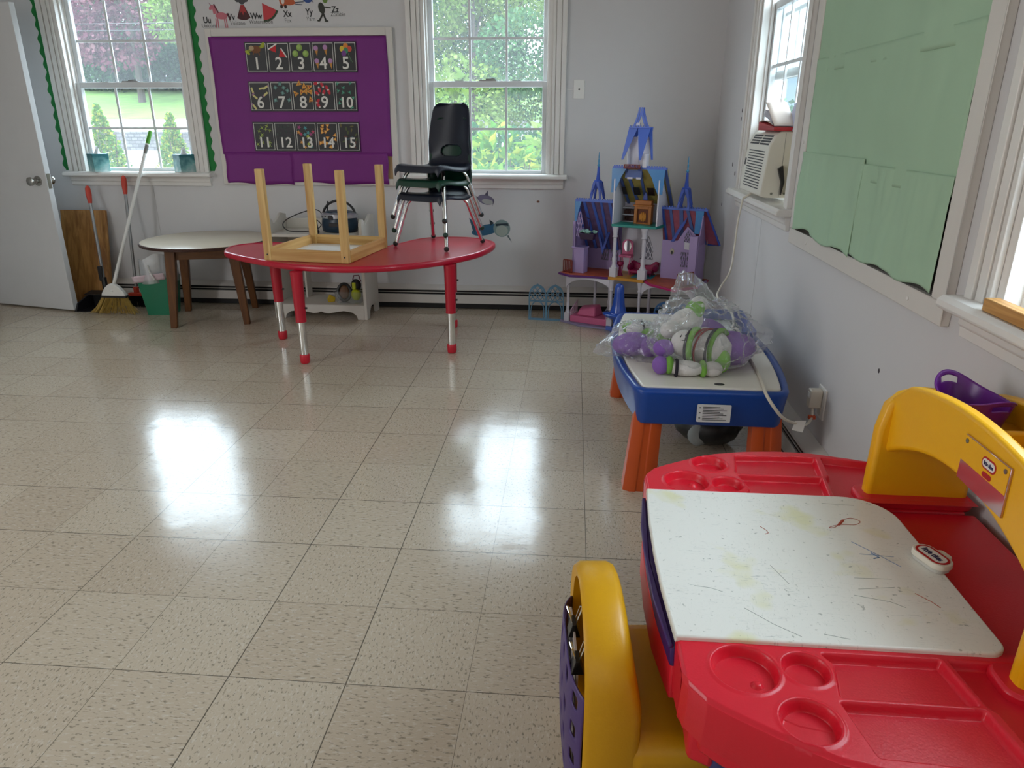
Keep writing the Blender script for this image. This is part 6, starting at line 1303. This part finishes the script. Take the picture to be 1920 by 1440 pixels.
def tree(label, x, y, z, h, r, kind, seed, n, size, trunk=.18, nm='tree', low=.25, group='trees beyond the road'):
    t = thing(nm, label, 'tree', (x, y, z), 0, group); rng = random.Random(seed); m = MB()
    for k in range(9):
        a = rng.uniform(0, 6.28); f_ = rng.random(); rr = r * rng.uniform(.35, .6); cz = h * (low + (1 - low) * (.15 + .72 * f_)); sp = r * (1 - .75 * f_) * .75
        leaves(m, (math.cos(a) * sp, math.sin(a) * sp, cz), (rr, rr, rr * .8), n // 9, size, rng)
    m.build('crown', LM[kind], t, smooth=0, flip=False)
    m = MB(); m.tube([(0, 0, -.3), (.05, 0, h * .2), (.0, .05, h * .5), (0, 0, h * .8)], [trunk, trunk * .8, trunk * .5, trunk * .15], 8)
    for k in range(5):
        a = k * 1.3; m.tube([(0, 0, h * (.25 + .08 * k)), (math.cos(a) * r * .3, math.sin(a) * r * .3, h * (.42 + .08 * k)), (math.cos(a) * r * .55, math.sin(a) * r * .55, h * (.5 + .08 * k))], [trunk * .4, trunk * .25, trunk * .08], 6)
    m.build('trunk', BARK, t)
tree('purple leaved tree standing left behind the lawn outside the left window', -23.2, 39.5, 2.3, 9.0, 4.2, 'purple', 1, 9000, .24, .2, low=.14)
tree('second purple leaved tree behind the lawn, right of the first', -20.6, 41.5, 2.5, 8.0, 3.2, 'purple', 12, 7000, .24, .16, low=.2)
tree('pale green tree at the right of the lawn outside the left window', -18.0, 38.5, 2.2, 8.2, 3.4, 'light', 2, 9000, .22, .16, low=.18)
for i, (x, y, h, r, kd) in enumerate(((-34, 50, 13, 5.5, 'dark'), (-28, 52, 14, 6, 'dark'), (-22.5, 53, 14, 5.5, 'dark'), (-17, 52, 13.5, 5.5, 'dark'), (-12.5, 46, 12, 5, 'green'))):
    tree('tall dark green background tree outside the left window, number %d from the left' % (i + 1) if False else ('tall dark green tree in the background row, ' + ('far left', 'left', 'centre', 'right', 'rightmost and lighter')[i]), x, y, 3.2, h, r, kd, 30 + i, 12000, .34, .3, low=-.08)
for i, (x, y, z, h, r, kd, lab) in enumerate(((-7.2, 25, .2, 9.5, 3.6, 'green', 'leafy green tree filling the left of the middle window'), (-3.6, 27, .2, 10.5, 3.8, 'light', 'yellow green tree in the centre of the middle window'), (.4, 25, .2, 9.5, 3.6, 'green', 'leafy green tree at the right of the middle window'), (-5.2, 33, .6, 12, 4.4, 'dark', 'dark tree behind the yellow green tree'), (-.8, 34, .6, 12, 4.4, 'dark', 'dark tree at the back right of the middle window'), (-3.0, 41, .9, 14, 5.0, 'dark', 'tallest dark tree farthest back in the middle window'))):
    tree(lab, x, y, z, h, r, kd, 60 + i, 20000, .15, .13, low=-.02)
def shrub(label, x, y, z, h, r, kind, seed, n, size, nm='shrub', cone=False, group='shrubs outside the windows', long=1.0):
    t = thing(nm, label, 'shrub', (x, y, z), 0, group); rng = random.Random(seed); m = MB()
    if cone:
        for k in range(10): f_ = k / 9; leaves(m, (0, 0, h * (.08 + .86 * f_)), (r * (1.05 - .95 * f_), r * (1.05 - .95 * f_), h * .12), int(n / 10 * (1.4 - .9 * f_)), size, rng, -.2)
    else:
        for k in range(8):
            a = rng.uniform(0, 6.28); leaves(m, (math.cos(a) * r * .5, math.sin(a) * r * .5, h * rng.uniform(.25, .8)), (r * .55, r * .55, h * .28), n // 8, size, rng, .1, long)
    m.build('foliage', LM[kind], t, smooth=0, flip=False)
    m = MB(); [m.tube([(0, 0, -.1), (math.cos(a) * r * .3, math.sin(a) * r * .3, h * .45), (math.cos(a) * r * .5, math.sin(a) * r * .5, h * .85)], [.02, .012, .004], 6) for a in [k * 1.26 for k in range(5)]]; m.build('stem', BARK, t)
shrub('cone shaped bright green shrub at the left of the left window', -9.15, 14, -.35, 1.85, .62, 'bright', 5, 6000, .07, 'conical_shrub', True)
shrub('cone shaped bright green shrub at the right of the left window', -7.85, 14.2, -.35, 1.72, .55, 'bright', 6, 5500, .07, 'conical_shrub', True)
shrub('lush green leafy shrub just outside the middle window', -.72, 7.1, -.5, 1.75, .62, 'bright', 7, 3600, .085, long=1.5)
shrub('yellow green leafy shrub at the right outside the middle window', -.28, 7.7, -.5, 1.72, .55, 'light', 8, 3200, .08, long=1.4)
shrub('low dark green hedge bush behind the leafy shrubs', -1.6, 13.5, -.35, 1.75, 1.5, 'dark', 9, 6000, .12)
shrub('dark green hedge bush at the right behind the leafy shrubs', .6, 14.5, -.35, 1.7, 1.5, 'dark', 10, 6000, .12)
t = thing('vine', 'thin yellow green vine climbing at the left edge of the middle window', 'vine', (-1.03, 5.62, -.5)); rng = random.Random(15)
pth = [(0, 0, 0), (-.03, .01, .8), (.02, .0, 1.5), (-.02, .01, 1.95), (.06, .0, 2.12), (.14, .0, 2.06)]
MB().tube(spline(pth, 6, False), .005, 6).build('stem', mat('vine_stem', '#8c9a3c', .7), t)
m = MB()
for p in spline(pth, 6, False)[12:]: leaves(m, tuple(p + Vector((.04, 0, 0))), (.06, .05, .05), 4, .075, rng, .2)
m.build('leaves', LM['light'], t, smooth=0, flip=False)
# neighbouring wing with vertical siding, seen through the side window
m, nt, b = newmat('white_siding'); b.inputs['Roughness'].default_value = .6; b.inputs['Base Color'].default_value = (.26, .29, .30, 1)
t = thing('neighbouring_building', 'white building with vertical siding outside the right wall window', 'building', (6, 15.5, -.5)); q = MB(); q.box(-3.6, 6, 0, 5, 0, 5.2); [q.box(-3.6 + k * .3, -3.56 + k * .3, -.03, 0, 0, 5.2) for k in range(32)]; q.build('wall', m, t, smooth=0)
q = MB(); q.prism([(-.4, 5.1), (5.4, 5.1), (2.5, 7.0)], 'x', -3.9, 6.3); q.build('roof', mat('roof_grey', '#6d6c6c', .9), t); q = MB(); q.box(-1.9, -1.0, -.06, -.03, 1.6, 2.75); q.build('window', mat('far_window', '#4a5a60', .15), t)
shrub('dark green bush outside the right wall window', 3.6, 12.0, -.5, 2.1, .9, 'dark', 21, 1800, .14)
for i, (x, r_) in enumerate(((-29, 3.8), (-25.2, 3.6), (-21, 3.6))):
    shrub(('left', 'middle', 'right')[i] + ' of the dark bushes under the trees at the back of the lawn', x, 47, 3.1, 3.6, r_, 'dark', 70 + i, 11000, .22)
for k in range(2):
    o = MB().tube([(-45, 30.5, 5.6 + .25 * k), (-25, 30.5, 4.75 + .25 * k), (-5, 30.5, 4.8 + .25 * k), (14, 30.5, 5.7 + .25 * k)], .015, 5).build('power_line', BLACK); tag(o, ('lower', 'upper')[k] + ' of two thin power lines crossing behind the left window', 'power line', 'power lines outside')
